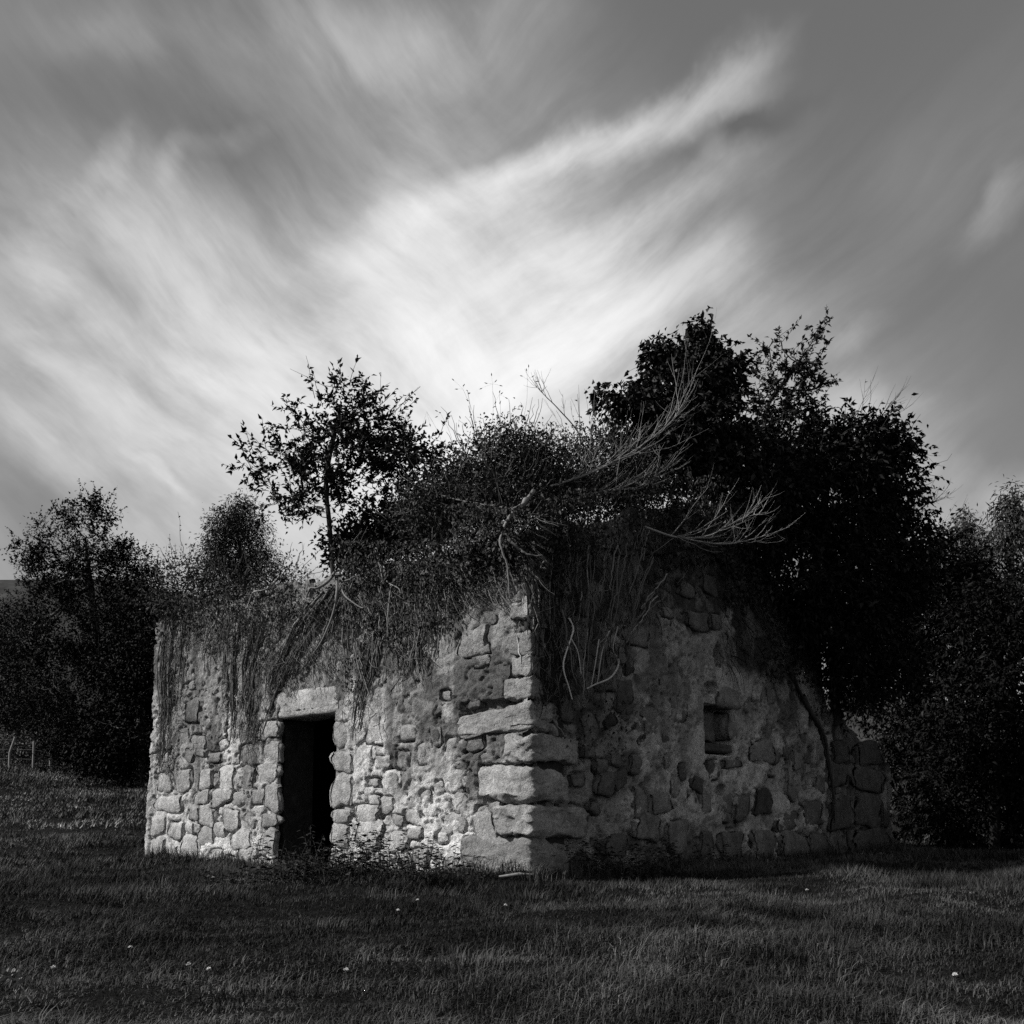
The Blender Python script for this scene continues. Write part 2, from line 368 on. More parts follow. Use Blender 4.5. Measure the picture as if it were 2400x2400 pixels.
# traced stones: x0,y0,x1,y1 (photograph pixels), shade, proud m, groove 0..1
FRONT = [
 (857,1697,892,1743,.50,.05,.5),(935,1699,973,1736,.52,.05,.8),(1008,1702,1031,1746,.40,.04,.7),(928,1638,972,1668,.40,.03,.3),
 (985,1858,1010,1910,.30,.04,.8),(1006,1888,1023,1914,.42,.04,.5),(912,1952,956,1992,.40,.05,.8),(952,1940,986,1966,.30,.04,.7),
 (1073,1478,1132,1537,.46,.06,.9),(1121,1510,1142,1533,.42,.04,.8),(1106,1534,1146,1562,.50,.05,.6),(1032,1585,1050,1612,.40,.03,.6),
 (1034,1620,1052,1640,.40,.03,.6),(1112,1904,1163,1990,.42,.05,.8),(1090,1724,1131,1758,.40,.04,.8),(1163,1727,1190,1750,.27,.03,.9),
 (1143,1880,1170,1905,.36,.04,.9),(1118,1890,1140,1904,.42,.03,.8),(1078,1735,1092,1760,.38,.03,.8),(876,1750,905,1770,.36,.03,.8),
 (878,1772,912,1800,.38,.05,.9),(862,1826,885,1843,.34,.03,.7),(862,1866,888,1885,.50,.04,.7),(892,1870,920,1905,.40,.03,.5),
 (832,1888,886,1924,.38,.05,.8),(835,1926,892,1982,.42,.05,.7),(1010,1990,1035,2015,.36,.03,.7),(1090,1640,1120,1660,.32,.02,.2),
 (925,1950,940,1960,.4,.02,.5),(970,1990,1000,2030,.34,.04,.6),(1040,2000,1080,2040,.36,.04,.6),(930,1995,965,2030,.36,.04,.6),
 # left of the door
 (405,1806,446,1852,.38,.05,.8),(510,1798,546,1850,.46,.05,.7),(549,1798,594,1846,.36,.04,.7),(464,1806,492,1850,.40,.04,.6),
 (494,1850,541,1884,.44,.05,.8),(590,1850,618,1884,.32,.05,.9),(397,1928,426,1966,.46,.05,.8),(425,1960,466,2012,.47,.06,.8),
 (465,1895,500,1935,.40,.04,.6),(520,1900,560,1945,.42,.04,.6),(500,1930,528,1960,.40,.04,.7),(540,1950,590,1990,.46,.05,.8),
 (495,1992,522,2024,.36,.04,.8),(430,2014,462,2040,.40,.04,.8),(560,1985,600,2020,.42,.05,.8),(476,2016,496,2038,.42,.04,.7),
 (462,1471,489,1500,.50,.03,.3),(478,1514,500,1532,.46,.02,.3),(622,1452,648,1504,.48,.04,.3),(484,1766,516,1786,.50,.04,.6),(454,1757,476,1772,.50,.03,.6),
 (493,1690,530,1735,.38,.03,.4),(560,1745,600,1790,.42,.03,.5),(430,1640,460,1690,.34,.03,.4),(505,1640,540,1670,.34,.02,.4),
 (586,1378,600,1400,.5,.06,.2),(640,1370,662,1386,.5,.06,.2),(555,1398,570,1412,.48,.06,.2),
]
GABLE = [
 (1760,1738,1818,1786,.34,.05,.8),(1462,1470,1523,1509,.34,.07,.8),(1446,1512,1469,1528,.34,.04,.9),(1452,1530,1472,1554,.34,.05,.9),
 (1408,1573,1453,1616,.28,.05,.7),(1618,1436,1669,1473,.30,.05,.6),(1674,1439,1698,1473,.30,.05,.6),(1490,1850,1522,1915,.38,.03,.4),
 (1528,1857,1573,1906,.33,.05,.7),(1683,1861,1718,1904,.27,.03,.5),(1616,1859,1641,1904,.13,.00,.3),(1724,1864,1756,1922,.26,.04,.6),
 (1775,1852,1816,1906,.12,.01,.3),(1490,1913,1546,1966,.27,.05,.8),(1562,1928,1611,1992,.34,.06,.8),(1765,1950,1816,2002,.24,.06,.8),
 (1828,1955,1892,2002,.22,.07,.8),(1895,1958,1942,2002,.22,.06,.8),(1998,1943,2082,1998,.24,.07,.8),(2000,1798,2072,1852,.26,.06,.8),
 (1942,1788,1986,1842,.22,.05,.8),(1948,1878,2000,1942,.22,.05,.7),(2002,1868,2066,1934,.24,.05,.7),(1690,1955,1740,2005,.22,.05,.8),
 (1320,1720,1345,1752,.30,.05,.9),(1372,1745,1400,1775,.24,.04,.9),(1315,1640,1345,1690,.26,.05,.9),(1435,1765,1458,1795,.30,.04,.8),
 (1330,1930,1352,1960,.26,.04,.8),(1305,1885,1350,1912,.32,.05,.9),(1275,1880,1300,1905,.30,.04,.9),(1415,1960,1470,2005,.20,.05,.8),
 (1400,1780,1430,1810,.24,.03,.7),(1600,1365,1640,1395,.30,.04,.4),(1585,1425,1560,1445,.34,.05,.6),(1315,1215,1345,1260,.30,.05,.3),
 (1255,1275,1300,1330,.28,.05,.3),(1360,1400,1395,1440,.26,.04,.3),(1700,1780,1740,1800,.20,.04,.8),(1660,1780,1695,1830,.18,.03,.7),
 (1820,1910,1870,1945,.18,.04,.8),(1880,1880,1930,1930,.2,.04,.7),(1955,1740,1995,1785,.2,.04,.8),(2010,1740,2070,1790,.2,.05,.8),
]
# quoins: x left on the door wall, x right on the gable, top y, bottom y, shade, proud, taper towards the left
QUOIN = [
 (1078,1303,1642,1717,.47,.055,-.30),(1186,1348,1719,1786,.45,.09,.05),(1122,1332,1789,1884,.45,.09,-.10),(1160,1369,1887,1958,.42,.11,.05),
 (1085,1330,1962,2058,.36,.05,-.05),(1186,1268,1585,1638,.42,.04,-.15),(1205,1262,1535,1580,.38,.04,0.),(1196,1256,1480,1530,.38,.03,0.),
 (1170,1262,1310,1360,.36,.03,0.),(1200,1290,1405,1445,.32,.03,0.),
]
front_wall_stones, gable_wall_stones = [], []
def stones_from(wall, rows, store):
    for i, (x0, y0, x1, y1, shade, proud, gr) in enumerate(rows):
        a, z, ha, hz = rect(wall, x0, y0, x1, y1)
        store.append(dict(a=a, z=z, ha=ha, hz=hz, shade=shade, proud=proud, gr=gr, rot=rng.normal()*.08, seed=i*7+(1 if wall == 'F' else 400),
                          big=(abs(x1-x0) > 40), pw=2.6+rng.random()*1.6))
stones_from('F', FRONT, front_wall_stones); stones_from('G', GABLE, gable_wall_stones)

DOOR_U0, DOOR_U1 = on_front(777, 1800)[0], on_front(646, 1800)[0]
DOOR_TOP = on_front(712, 1673)[1]
# jambs, lintel and left-end quoins: pieces with a full corner
JAMB = [(776,1757,826,1811,.42),(774,1813,824,1895,.45),(773,1897,822,1929,.40),(772,1931,818,1988,.43),(776,1690,812,1755,.36),(778,1990,825,2040,.40),
        (594,1790,652,1834,.42),(617,1836,654,1904,.34),(611,1906,652,1940,.33),(608,1942,646,2006,.42),(563,2012,640,2068,.40),(612,1735,652,1788,.40),(604,1688,651,1733,.40)]
ENDQ = [(356,1862,424,1909,.44),(350,1910,388,1960,.40),(348,1964,384,2016,.47),(364,1812,402,1860,.38),(372,1690,392,1765,.40),(372,1765,396,1810,.40),(374,1600,396,1688,.36),(376,1450,398,1595,.30)]
WIN = rect('G', 1655, 1655, 1722, 1768)

def overlaps(a, z, ha, hz, store, k=.9):
    for s_ in store:
        if abs(a-s_['a']) < (ha+s_['ha'])*k and abs(z-s_['z']) < (hz+s_['hz'])*k: return True
    return False
blockF = [dict(zip(('a', 'z', 'ha', 'hz'), rect('F', *r[:4]))) for r in JAMB+ENDQ]
blockF += [dict(zip(('a', 'z', 'ha', 'hz'), rect('F', x0, y0, 1245, y1))) for x0, x1, y0, y1, *_ in QUOIN]
blockF.append(dict(a=(DOOR_U0+DOOR_U1)/2, z=.9, ha=(DOOR_U1-DOOR_U0)/2, hz=1.2)); blockF.append(dict(zip(('a', 'z', 'ha', 'hz'), rect('F', 638, 1610, 794, 1684))))
blockG = [dict(zip(('a', 'z', 'ha', 'hz'), rect('G', 1245, y0, x1, y1))) for x0, x1, y0, y1, *_ in QUOIN]
blockG.append(dict(a=WIN[0]+.15, z=WIN[1]+.1, ha=.75, hz=.62))
def gable_top(v):
    v = np.asarray(v, float)
    main = H_EAVE+(H_PEAK-H_EAVE)*(1-np.abs(v-LEN_G/2)/(LEN_G/2)); lean = 2.25-.28*(v-LEN_G)
    return np.where(v <= LEN_G, main, lean)
def fill(wall, length, count, store, block):
    tries = 0; made = 0
    while made < count and tries < 9000:
        tries += 1
        a = rng.uniform(.12, length-.12); top = H_EAVE-.1 if wall == 'F' else float(gable_top(a))-.15
        z = rng.uniform(-.05, top) if rng.random() < .55 else rng.uniform(-.05, top*.5)
        big = max(0., 1-tries/5000)
        ha = rng.uniform(.05, .10)+.12*big*rng.random(); hz = ha*rng.uniform(.55, 1.05)
        if overlaps(a, z, ha, hz, store) or overlaps(a, z, ha, hz, block, 1.0): continue
        low = z < 1.4 or (wall == 'F' and a > 4.1 and z < 1.7)
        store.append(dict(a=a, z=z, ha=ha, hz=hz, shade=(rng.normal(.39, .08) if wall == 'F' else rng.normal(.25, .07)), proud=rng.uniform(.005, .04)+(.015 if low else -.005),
                          gr=rng.uniform(.15, .8) if low else rng.uniform(0, .35), rot=rng.normal()*.25, seed=1000+tries+(5000 if wall == 'G' else 0), big=ha > .12, pw=2.4+rng.random()*1.6))
        made += 1
fill('F', LEN_F, 104, front_wall_stones, blockF); fill('G', LEN_G+LEN_LEAN, 82, gable_wall_stones, blockG)

# ------------------------------------------------------------------ the cottage: plastered faces
STEP = .0155
def relief(A, Zm, store, seed, cov):
    h = -.014+.024*cov+(fbm(A*2.2, Zm*2.2, 4, seed)-.5)*.034+(fbm(A*10, Zm*10, 4, seed+3, .62)-.5)*.056+(fbm(A*38, Zm*38, 2, seed+4)-.5)*.012
    # cracked and spalled plaster: thin wandering cracks, small pits
    w1 = np.abs(fbm(A*3.1+fbm(A*7, Zm*7, 3, seed+20)*.9, Zm*3.1, 3, seed+21)-.5)
    crack = np.clip(1-w1/.016, 0, 1)*smooth(fbm(A*1.3, Zm*1.3, 2, seed+22), .42, .56)
    pit = smooth(fbm(A*17, Zm*17, 2, seed+25), .62, .70)*smooth(fbm(A*1.7, Zm*1.7, 2, seed+26), .40, .62)
    h = h-.055*crack-.034*pit
    for s_ in store:
        da = A[0]-s_['a']; i0, i1 = np.searchsorted(A[0], [s_['a']-s_['ha']*1.5, s_['a']+s_['ha']*1.5])
        j0, j1 = np.searchsorted(Zm[:, 0], [s_['z']-s_['hz']*1.5, s_['z']+s_['hz']*1.5])
        if i1 <= i0 or j1 <= j0: continue
        a = A[j0:j1, i0:i1]; z = Zm[j0:j1, i0:i1]; ca, sa = math.cos(s_.get('rot', 0)), math.sin(s_.get('rot', 0))
        x = ((a-s_['a'])*ca+(z-s_['z'])*sa)/s_['ha']; y = (-(a-s_['a'])*sa+(z-s_['z'])*ca)/s_['hz']
        r = (np.abs(x)**3+np.abs(y)**3)**(1/3)*(1+(fbm(a*8, z*8, 2, seed+31)-.5)*.3)
        dist = (r-1)*min(s_['ha'], s_['hz']); patch = smooth(fbm(a*6+s_['seed'], z*6, 2, seed+33), .34, .62)
        h[j0:j1, i0:i1] -= .115*s_.get('gr', .6)*np.exp(-((dist-.008)/.017)**2)*patch+.006*np.exp(-(np.maximum(dist, 0)/.04)**2)*s_.get('gr', .6)
    return h
def grid_faces(A, keep):
    idg = np.arange(A.size).reshape(A.shape)
    f = np.stack([idg[:-1, :-1], idg[:-1, 1:], idg[1:, 1:], idg[1:, :-1]], -1)
    return f[keep].reshape(-1, 4)
def any4(m): return m[:-1, :-1] | m[:-1, 1:] | m[1:, 1:] | m[1:, :-1]

# door wall
ua = np.arange(0, LEN_F+STEP, STEP); za = np.arange(-.45, H_EAVE+.25, STEP); UA, ZA = np.meshgrid(ua, za)
cov = smooth(fbm(UA*.9, ZA*.9, 3, 61)+.10*smooth(ZA, .6, 1.8)-.10*smooth(UA, 3.6, 5.2)*(1-smooth(ZA, 1.2, 2.0)), .40, .60)
HF = relief(UA, ZA, front_wall_stones, 11, cov)+.013*smooth(UA, .3, .6)*(1-smooth(UA, 2.6, 3.0))*smooth(ZA, .35, .8)+.008*smooth(ZA, 1.1, 1.7)*smooth(UA, 3.9, 4.3)+.016*smooth(fbm(UA*1.7, ZA*1.7, 3, 63), .46, .58)*smooth(UA, 3.9, 4.3)
for r in JAMB+ENDQ:
    a, z, ha, hz = rect('F', *r[:4]); rr = np.maximum(np.abs(UA-a)/ha, np.abs(ZA-z)/hz); HF -= .030*(1-smooth(rr, .95, 1.10))
HF *= smooth(UA, -.02, .10)*.8+.2
for r in QUOIN:
    a, z, ha, hz = rect('F', r[0], r[2], 1245, r[3]); HF -= .075*((np.abs(UA-a) < ha*1.02) & (np.abs(ZA-z) < hz*1.05))
door = (UA > DOOR_U0) & (UA < DOOR_U1) & (ZA < DOOR_TOP+.05)
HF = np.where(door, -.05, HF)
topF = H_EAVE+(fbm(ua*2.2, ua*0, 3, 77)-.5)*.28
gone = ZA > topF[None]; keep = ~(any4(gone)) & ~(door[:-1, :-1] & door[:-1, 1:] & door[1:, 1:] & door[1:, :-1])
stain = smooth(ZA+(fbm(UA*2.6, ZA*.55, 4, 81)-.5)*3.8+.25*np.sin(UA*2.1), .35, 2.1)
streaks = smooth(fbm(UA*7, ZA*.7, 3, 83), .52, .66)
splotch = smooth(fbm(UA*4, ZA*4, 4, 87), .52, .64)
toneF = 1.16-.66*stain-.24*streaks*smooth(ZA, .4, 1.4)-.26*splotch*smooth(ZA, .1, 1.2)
# the dark lichen field beside the big corner stones
la, lz = on_front(1130, 1620); ld = ((UA-la)/.45)**2+((ZA-lz)/.42)**2+(fbm(UA*5, ZA*5, 3, 90)-.5)*1.6
toneF -= .46*(1-smooth(ld, .5, 1.3))
la, lz = on_front(1010, 1720); ld = ((UA-la)/.35)**2+((ZA-lz)/.55)**2+(fbm(UA*5, ZA*4, 3, 91)-.5)*1.8
toneF -= .36*(1-smooth(ld, .4, 1.3))
la, lz = on_front(1060, 1950); ld = ((UA-la)/.7)**2+((ZA-lz)/.45)**2+(fbm(UA*4, ZA*4, 3, 92)-.5)*1.4
toneF += .16*(1-smooth(ld, .3, 1.2))
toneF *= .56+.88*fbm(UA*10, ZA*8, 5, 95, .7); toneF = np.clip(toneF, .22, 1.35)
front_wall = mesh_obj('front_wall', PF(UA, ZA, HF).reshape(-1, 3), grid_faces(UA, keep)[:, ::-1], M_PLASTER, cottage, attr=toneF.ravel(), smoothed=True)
front_wall['label'] = 'sunlit plastered rubble wall with the doorway'

# gable and the lower wall that continues it
va = np.arange(0, LEN_G+LEN_LEAN+.02, .02); zg = np.arange(-.45, H_PEAK+.15, .02); VA, ZG = np.meshgrid(va, zg)
covg = smooth(fbm(VA*.8, ZG*.8, 3, 161)+.14*np.exp(-((VA-4.4)/1.6)**2-((ZG-1.5)/1.2)**2)-.22*np.exp(-((VA-1.0)/.8)**2)-.12*(ZG < .35)-.15*smooth(VA, 6.9, 7.4)+(fbm(VA*4, ZG*4, 3, 163)-.5)*.30, .44, .54)
HG = relief(VA, ZG, gable_wall_stones, 111, covg*1.6-.5)
HG *= smooth(VA, -.02, .10)*.8+.2
for r in QUOIN:
    a, z, ha, hz = rect('G', 1245, r[2], r[1], r[3]); HG -= .075*((np.abs(VA-a) < ha*1.02) & (np.abs(ZG-z) < hz*1.05))
win = (np.abs(VA-WIN[0]) < WIN[2]) & (np.abs(ZG-WIN[1]) < WIN[3]); HG = np.where(win, -.30, HG)
seam = LEN_G-.10*(ZG-1.0)**2*np.sign(ZG-1.0)*.5
HG -= .10*np.exp(-((VA-seam)/.03)**2)*(ZG < 2.1)
hole = [(1690, 1540, .10, .20), (1668, 1795, .12, .09), (1600, 1830, .05, .10), (1690, 1850, .12, .07), (1672, 1612, .16, .08)]
for x, y, ra, rz in hole:
    a, z = on_gable(x, y); dd = ((VA-a)/ra)**2+((ZG-z)/rz)**2+(fbm(VA*9, ZG*9, 2, 140)-.5); HG -= .12*(1-smooth(dd, .6, 1.2))
topG = gable_top(va)+(fbm(va*2, va*0, 3, 79)-.5)*.25
gone = ZG > topG[None]; keep = ~any4(gone)
stg = smooth(ZG+(fbm(VA*2.2, ZG*.7, 4, 181)-.5)*3.2, 1.4, 3.2)
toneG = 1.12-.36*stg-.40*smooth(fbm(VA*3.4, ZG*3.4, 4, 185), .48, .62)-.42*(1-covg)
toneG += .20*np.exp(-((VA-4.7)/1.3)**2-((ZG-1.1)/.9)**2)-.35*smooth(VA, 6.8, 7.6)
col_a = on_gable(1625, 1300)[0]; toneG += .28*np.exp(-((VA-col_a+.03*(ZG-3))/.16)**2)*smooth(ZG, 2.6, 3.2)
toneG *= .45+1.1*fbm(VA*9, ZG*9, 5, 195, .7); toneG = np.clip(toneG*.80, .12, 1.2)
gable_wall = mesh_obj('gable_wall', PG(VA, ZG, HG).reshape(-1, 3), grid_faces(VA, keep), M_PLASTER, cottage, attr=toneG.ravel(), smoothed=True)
gable_wall['label'] = 'shaded plastered rubble gable with a small blocked window'

def local_tone(tone, A, Zm, a, z):
    i = int(np.clip(np.searchsorted(A[0], a), 0, A.shape[1]-1)); j = int(np.clip(np.searchsorted(Zm[:, 0], z), 0, A.shape[0]-1))
    return float(tone[max(0, j-4):j+5, max(0, i-4):i+5].mean())
for s_ in front_wall_stones:
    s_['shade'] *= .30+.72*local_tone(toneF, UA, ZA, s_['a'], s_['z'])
for s_ in gable_wall_stones:
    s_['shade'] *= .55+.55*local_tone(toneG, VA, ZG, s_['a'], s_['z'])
for s_ in front_wall_stones:
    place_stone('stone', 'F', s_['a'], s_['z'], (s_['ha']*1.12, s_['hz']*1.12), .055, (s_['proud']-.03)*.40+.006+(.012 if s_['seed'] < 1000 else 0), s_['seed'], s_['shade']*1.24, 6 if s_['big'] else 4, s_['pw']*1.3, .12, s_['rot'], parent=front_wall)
for s_ in gable_wall_stones:
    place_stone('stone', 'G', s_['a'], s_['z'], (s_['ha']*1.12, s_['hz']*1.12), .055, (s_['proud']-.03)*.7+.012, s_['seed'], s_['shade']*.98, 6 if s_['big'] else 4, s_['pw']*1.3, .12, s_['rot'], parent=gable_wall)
for i, r in enumerate(JAMB):
    a, z, ha, hz = rect('F', *r[:4]); place_stone('jamb_stone', 'F', a, z, (ha*1.05, hz*1.0), .05, .010+rng.random()*.02, 2000+i, r[4]*1.15, 6, 3.4, .10, rng.normal()*.02, parent=front_wall)
for i, r in enumerate(ENDQ):
    a, z, ha, hz = rect('F', *r[:4]); place_stone('quoin_stone', 'F', a, z, (ha, hz*1.0), .11, .015+rng.random()*.025, 2100+i, r[4]*1.15, 6, 3.6, .10, rng.normal()*.02, parent=front_wall)
a, z, ha, hz = rect('F', 634, 1612, 796, 1678)
place_stone('lintel', 'F', a, z, (ha, hz), .24, .024, 2201, .52, 9, 9, .075, -.005, parent=front_wall, warp=.03)
# window: lintel stone, upright slab inside, stone beside the slot, sill
for nm, rr, sh, pr, pw in (('window_lintel', (1674, 1612, 1743, 1661), .34, .06, 3.6), ('window_slab', (1660, 1664, 1703, 1738), .19, -.13, 8), ('window_jamb', (1713, 1664, 1748, 1742), .27, .01, 5), ('window_sill', (1650, 1742, 1762, 1766), .12, -.02, 5)):
    a, z, ha, hz = rect('G', *rr); place_stone(nm, 'G', a, z, (ha, hz), .10 if 'slab' in nm else .16, pr, 2300+len(nm), sh, 6, pw, .06, parent=gable_wall)
# corner quoins: full three-dimensional blocks standing on the corner
for i, (xl, xr, y0, y1, shade, proud, taper) in enumerate(QUOIN):
    lf = on_front(xl, (y0+y1)/2)[0]; lg = on_gable(xr, (y0+y1)/2)[0]; zt0 = on_front(1240, y1)[1]; zt1 = on_front(1240, y0)[1]; zc, hz = (zt0+zt1)/2, (zt1-zt0)/2*1.0
    n = 18; t = np.linspace(-1, 1, n+1); vs = []; fs = []; o = 0; A, B = np.meshgrid(t, t, indexing='ij'); one = np.ones_like(A)
    for v, flip in (((A, B, one), 0), ((A, B, -one), 1), ((A, one, B), 1), ((A, -one, B), 0), ((one, A, B), 0), ((-one, A, B), 1)):
        vs.append(np.stack(v, -1).reshape(-1, 3)); g = np.arange((n+1)**2).reshape(n+1, n+1)+o; o += (n+1)**2
        ff = np.stack([g[:-1, :-1], g[1:, :-1], g[1:, 1:], g[:-1, 1:]], -1).reshape(-1, 4); fs.append(ff[:, ::-1] if flip else ff)
    v = np.concatenate(vs); f = np.concatenate(fs); key = np.round(v*1000).astype(int); uq, first, inv = np.unique(key, axis=0, return_index=True, return_inverse=True)
    v = v[first]; f = inv.ravel()[f]; pw = 11.0 if i != 2 else 7.0; p = v/((np.abs(v)**pw).sum(1)**(1/pw))[:, None]
    sd = Vector((i*5.7+3, i*2.1, 4)); q_ = p.copy()
    for k_, pp in enumerate(p):
        w1 = mnoise.noise_vector(Vector(pp)*1.0+sd); w2 = mnoise.noise_vector(Vector(pp)*2.7+sd); w3 = mnoise.noise_vector(Vector(pp)*6+sd); w4 = mnoise.noise_vector(Vector(pp)*13+sd); w5 = mnoise.noise(Vector(pp)*3.3+sd*2)
        chip = -max(0., w5-.15)*.35*(np.abs(pp) > .8).sum()/3
        q_[k_] = pp*(1+chip*np.array([.35, .35, 1.]))+np.array(w1)*np.array([.10, .10, .34])+np.array(w2)*np.array([.05, .05, .20])+np.array(w3)*np.array([.028, .028, .09])+np.array(w4)*np.array([.012, .012, .045])
    # local frame: x along the gable (DR) from -depth to lg, y along the door wall (DL) to lf
    proud = proud*.35+.028; cx, hx_ = (lg-proud)/2, (lg+proud)/2; cy_, hy_ = (lf-proud)/2, (lf+proud)/2
    along_l = cy_+q_[:, 1]*hy_; along_r = cx+q_[:, 0]*hx_
    lefty = np.clip(along_l/max(lf, .1), 0, 1); zz_ = zc+q_[:, 2]*hz*(1+taper*lefty)-(.35*hz*lefty*(taper < -.2))
    zz_ -= .16*hz*np.clip(along_r/max(lg, .1), 0, 1)**2
    P3 = K+along_r[:, None]*DR+along_l[:, None]*DL+zz_[:, None]*UP+BATTER*zz_[:, None]*(DR+DL)
    mesh_obj('quoin_stone', P3, f, M_STONE, gable_wall, smoothed=True, color=shade*rng.uniform(.8, 1.02))

# cores, hidden walls and the sunken roof
def prism(poly, d0, d1, along, nrm):
    n = len(poly); v = [K+a*along+z*UP+d*nrm for d in (d0, d1) for a, z in poly]
    f = [list(range(n))[::-1], [n+i for i in range(n)]]+[[i, (i+1) % n, n+(i+1) % n, n+i] for i in range(n)]
    return np.array(v), f
def poly_obj(name, chunks, mat, parent):
    me = bpy.data.meshes.new(name); vs = []; fs = []
    for v, f in chunks:
        o = len(vs); vs += [tuple(float(c) for c in p) for p in v]; fs += [[i+o for i in q_] for q_ in f]
    me.from_pydata(vs, [], fs); me.materials.append(mat); me.update()
    ob = bpy.data.objects.new(name, me); COL.objects.link(ob); ob.parent = parent; ob.matrix_parent_inverse = Matrix.Translation(parent_world(parent)).inverted(); return ob
e = .10
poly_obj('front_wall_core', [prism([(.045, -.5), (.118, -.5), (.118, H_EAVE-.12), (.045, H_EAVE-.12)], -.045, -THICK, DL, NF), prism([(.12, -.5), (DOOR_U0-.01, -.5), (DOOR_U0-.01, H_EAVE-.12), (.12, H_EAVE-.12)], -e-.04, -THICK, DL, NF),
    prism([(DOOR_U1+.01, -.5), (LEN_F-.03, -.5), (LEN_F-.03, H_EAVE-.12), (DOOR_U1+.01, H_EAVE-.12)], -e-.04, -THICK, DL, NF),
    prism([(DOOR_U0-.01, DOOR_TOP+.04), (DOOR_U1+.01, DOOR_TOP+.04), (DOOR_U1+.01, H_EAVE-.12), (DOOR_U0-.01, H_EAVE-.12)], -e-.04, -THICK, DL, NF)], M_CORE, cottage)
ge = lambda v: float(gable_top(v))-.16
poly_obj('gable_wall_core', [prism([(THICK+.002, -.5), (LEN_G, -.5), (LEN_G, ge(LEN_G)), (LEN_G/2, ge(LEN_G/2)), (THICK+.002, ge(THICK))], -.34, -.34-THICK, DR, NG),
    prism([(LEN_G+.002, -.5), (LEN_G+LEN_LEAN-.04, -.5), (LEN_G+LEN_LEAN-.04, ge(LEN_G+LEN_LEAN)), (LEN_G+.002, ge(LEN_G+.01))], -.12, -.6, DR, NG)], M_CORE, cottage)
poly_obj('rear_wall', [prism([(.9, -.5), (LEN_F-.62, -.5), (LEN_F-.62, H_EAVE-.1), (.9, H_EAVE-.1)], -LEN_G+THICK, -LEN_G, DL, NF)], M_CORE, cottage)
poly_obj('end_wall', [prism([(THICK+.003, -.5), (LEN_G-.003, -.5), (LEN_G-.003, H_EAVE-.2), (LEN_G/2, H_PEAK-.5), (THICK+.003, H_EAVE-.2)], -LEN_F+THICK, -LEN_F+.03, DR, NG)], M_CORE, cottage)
ru = np.linspace(.05, LEN_F-.1, 60); rv = np.linspace(.12, LEN_G-.1, 60); RU, RV = np.meshgrid(ru, rv)
RZ = H_EAVE-.22+(H_PEAK-.45-H_EAVE)*(1-np.abs(RV-LEN_G/2)/(LEN_G/2))*(.55+.45*(1-smooth(RU, .3, 4)))+(fbm(RU*1.5, RV*1.5, 4, 201)-.5)*.35
ids = np.arange(RU.size).reshape(RU.shape); q = np.stack([ids[:-1, :-1], ids[:-1, 1:], ids[1:, 1:], ids[1:, :-1]], -1).reshape(-1, 4)
RP = K+RU[..., None]*DL+RV[..., None]*DR+RZ[..., None]*UP
roof = mesh_obj('roof', RP.reshape(-1, 3), q, M_TURF, cottage, smoothed=True); roof['label'] = 'sunken turf-covered remains of the roof'
print('stones', stone_count['n'])

# ------------------------------------------------------------------ plants: shared builders
def ell(px, py, rx, ry, Y, dy=None):
    s_ = 1/ppm(Y); return (at(px, py, Y), np.array([rx*s_, dy if dy else (rx+ry)/2*s_, ry*s_]))
def sample(blobs, n, shell=.0):
    vol = np.array([b[1].prod()**.62 for b in blobs]); w = vol/vol.sum(); k = rng.choice(len(blobs), n, p=w)
    d = randdir(n); r = (shell+(1-shell)*rng.random(n))**(1/3.)
    C = np.array([b[0] for b in blobs])[k]; S = np.array([b[1] for b in blobs])[k]
    return C+d*S*r[:, None], d
def skeleton(trunk, pts, r_tip=.004, r_base=.06, wander=.12, sides=5):
    """Joins every crown point to the nearest wood, thickens by what each piece carries."""
    nodes = [p for p in trunk]; par = [i-1 for i in range(len(trunk))]
    arr = np.array(nodes); order = np.argsort(np.linalg.norm(pts-arr[-1], axis=1)); chains = [list(range(len(trunk)))]
    start = max(1, len(trunk)//3)
    for k in order:
        p = pts[k]; A_ = arr[start:]; dd = np.linalg.norm(A_-p, axis=1)+.35*np.maximum(0, A_[:, 2]-p[2]); j = int(np.argmin(dd))+start
        m = max(2, int(np.linalg.norm(arr[j]-p)/.16)); t_ = np.linspace(0, 1, m+1)[1:, None]
        seg = arr[j]+(p-arr[j])*t_+rng.normal(size=(m, 3))*wander*np.linalg.norm(p-arr[j])*.25*(1-t_)
        seg[:, 2] -= .10*np.linalg.norm(p-arr[j])*np.sin(t_[:, 0]*math.pi)
        ids_ = list(range(len(nodes), len(nodes)+m)); par += [j]+ids_[:-1]; nodes += list(seg); arr = np.vstack([arr, seg]); chains.append([j]+ids_)
    carry = np.ones(len(nodes))
    for i in range(len(nodes)-1, 0, -1): carry[par[i]] += carry[i]*.0+0
    load = np.zeros(len(nodes))
    for c in chains[::-1]: 
        load[c[-1]] += 1
    for i in range(len(nodes)-1, 0, -1): load[par[i]] += load[i]
    rad = r_tip*np.maximum(load, 1)**.5; rad = np.minimum(rad, r_base)
    tr = tube(arr[chains[0]], np.maximum(rad[chains[0]], np.linspace(r_base, r_tip*2, len(trunk))), sides+2)
    br = [tube(arr[c], np.minimum(rad[c], rad[c[min(1, len(c)-1)]]), sides if len(c) > 3 else 3) for c in chains[1:] if len(c) > 1]
    return tr, br
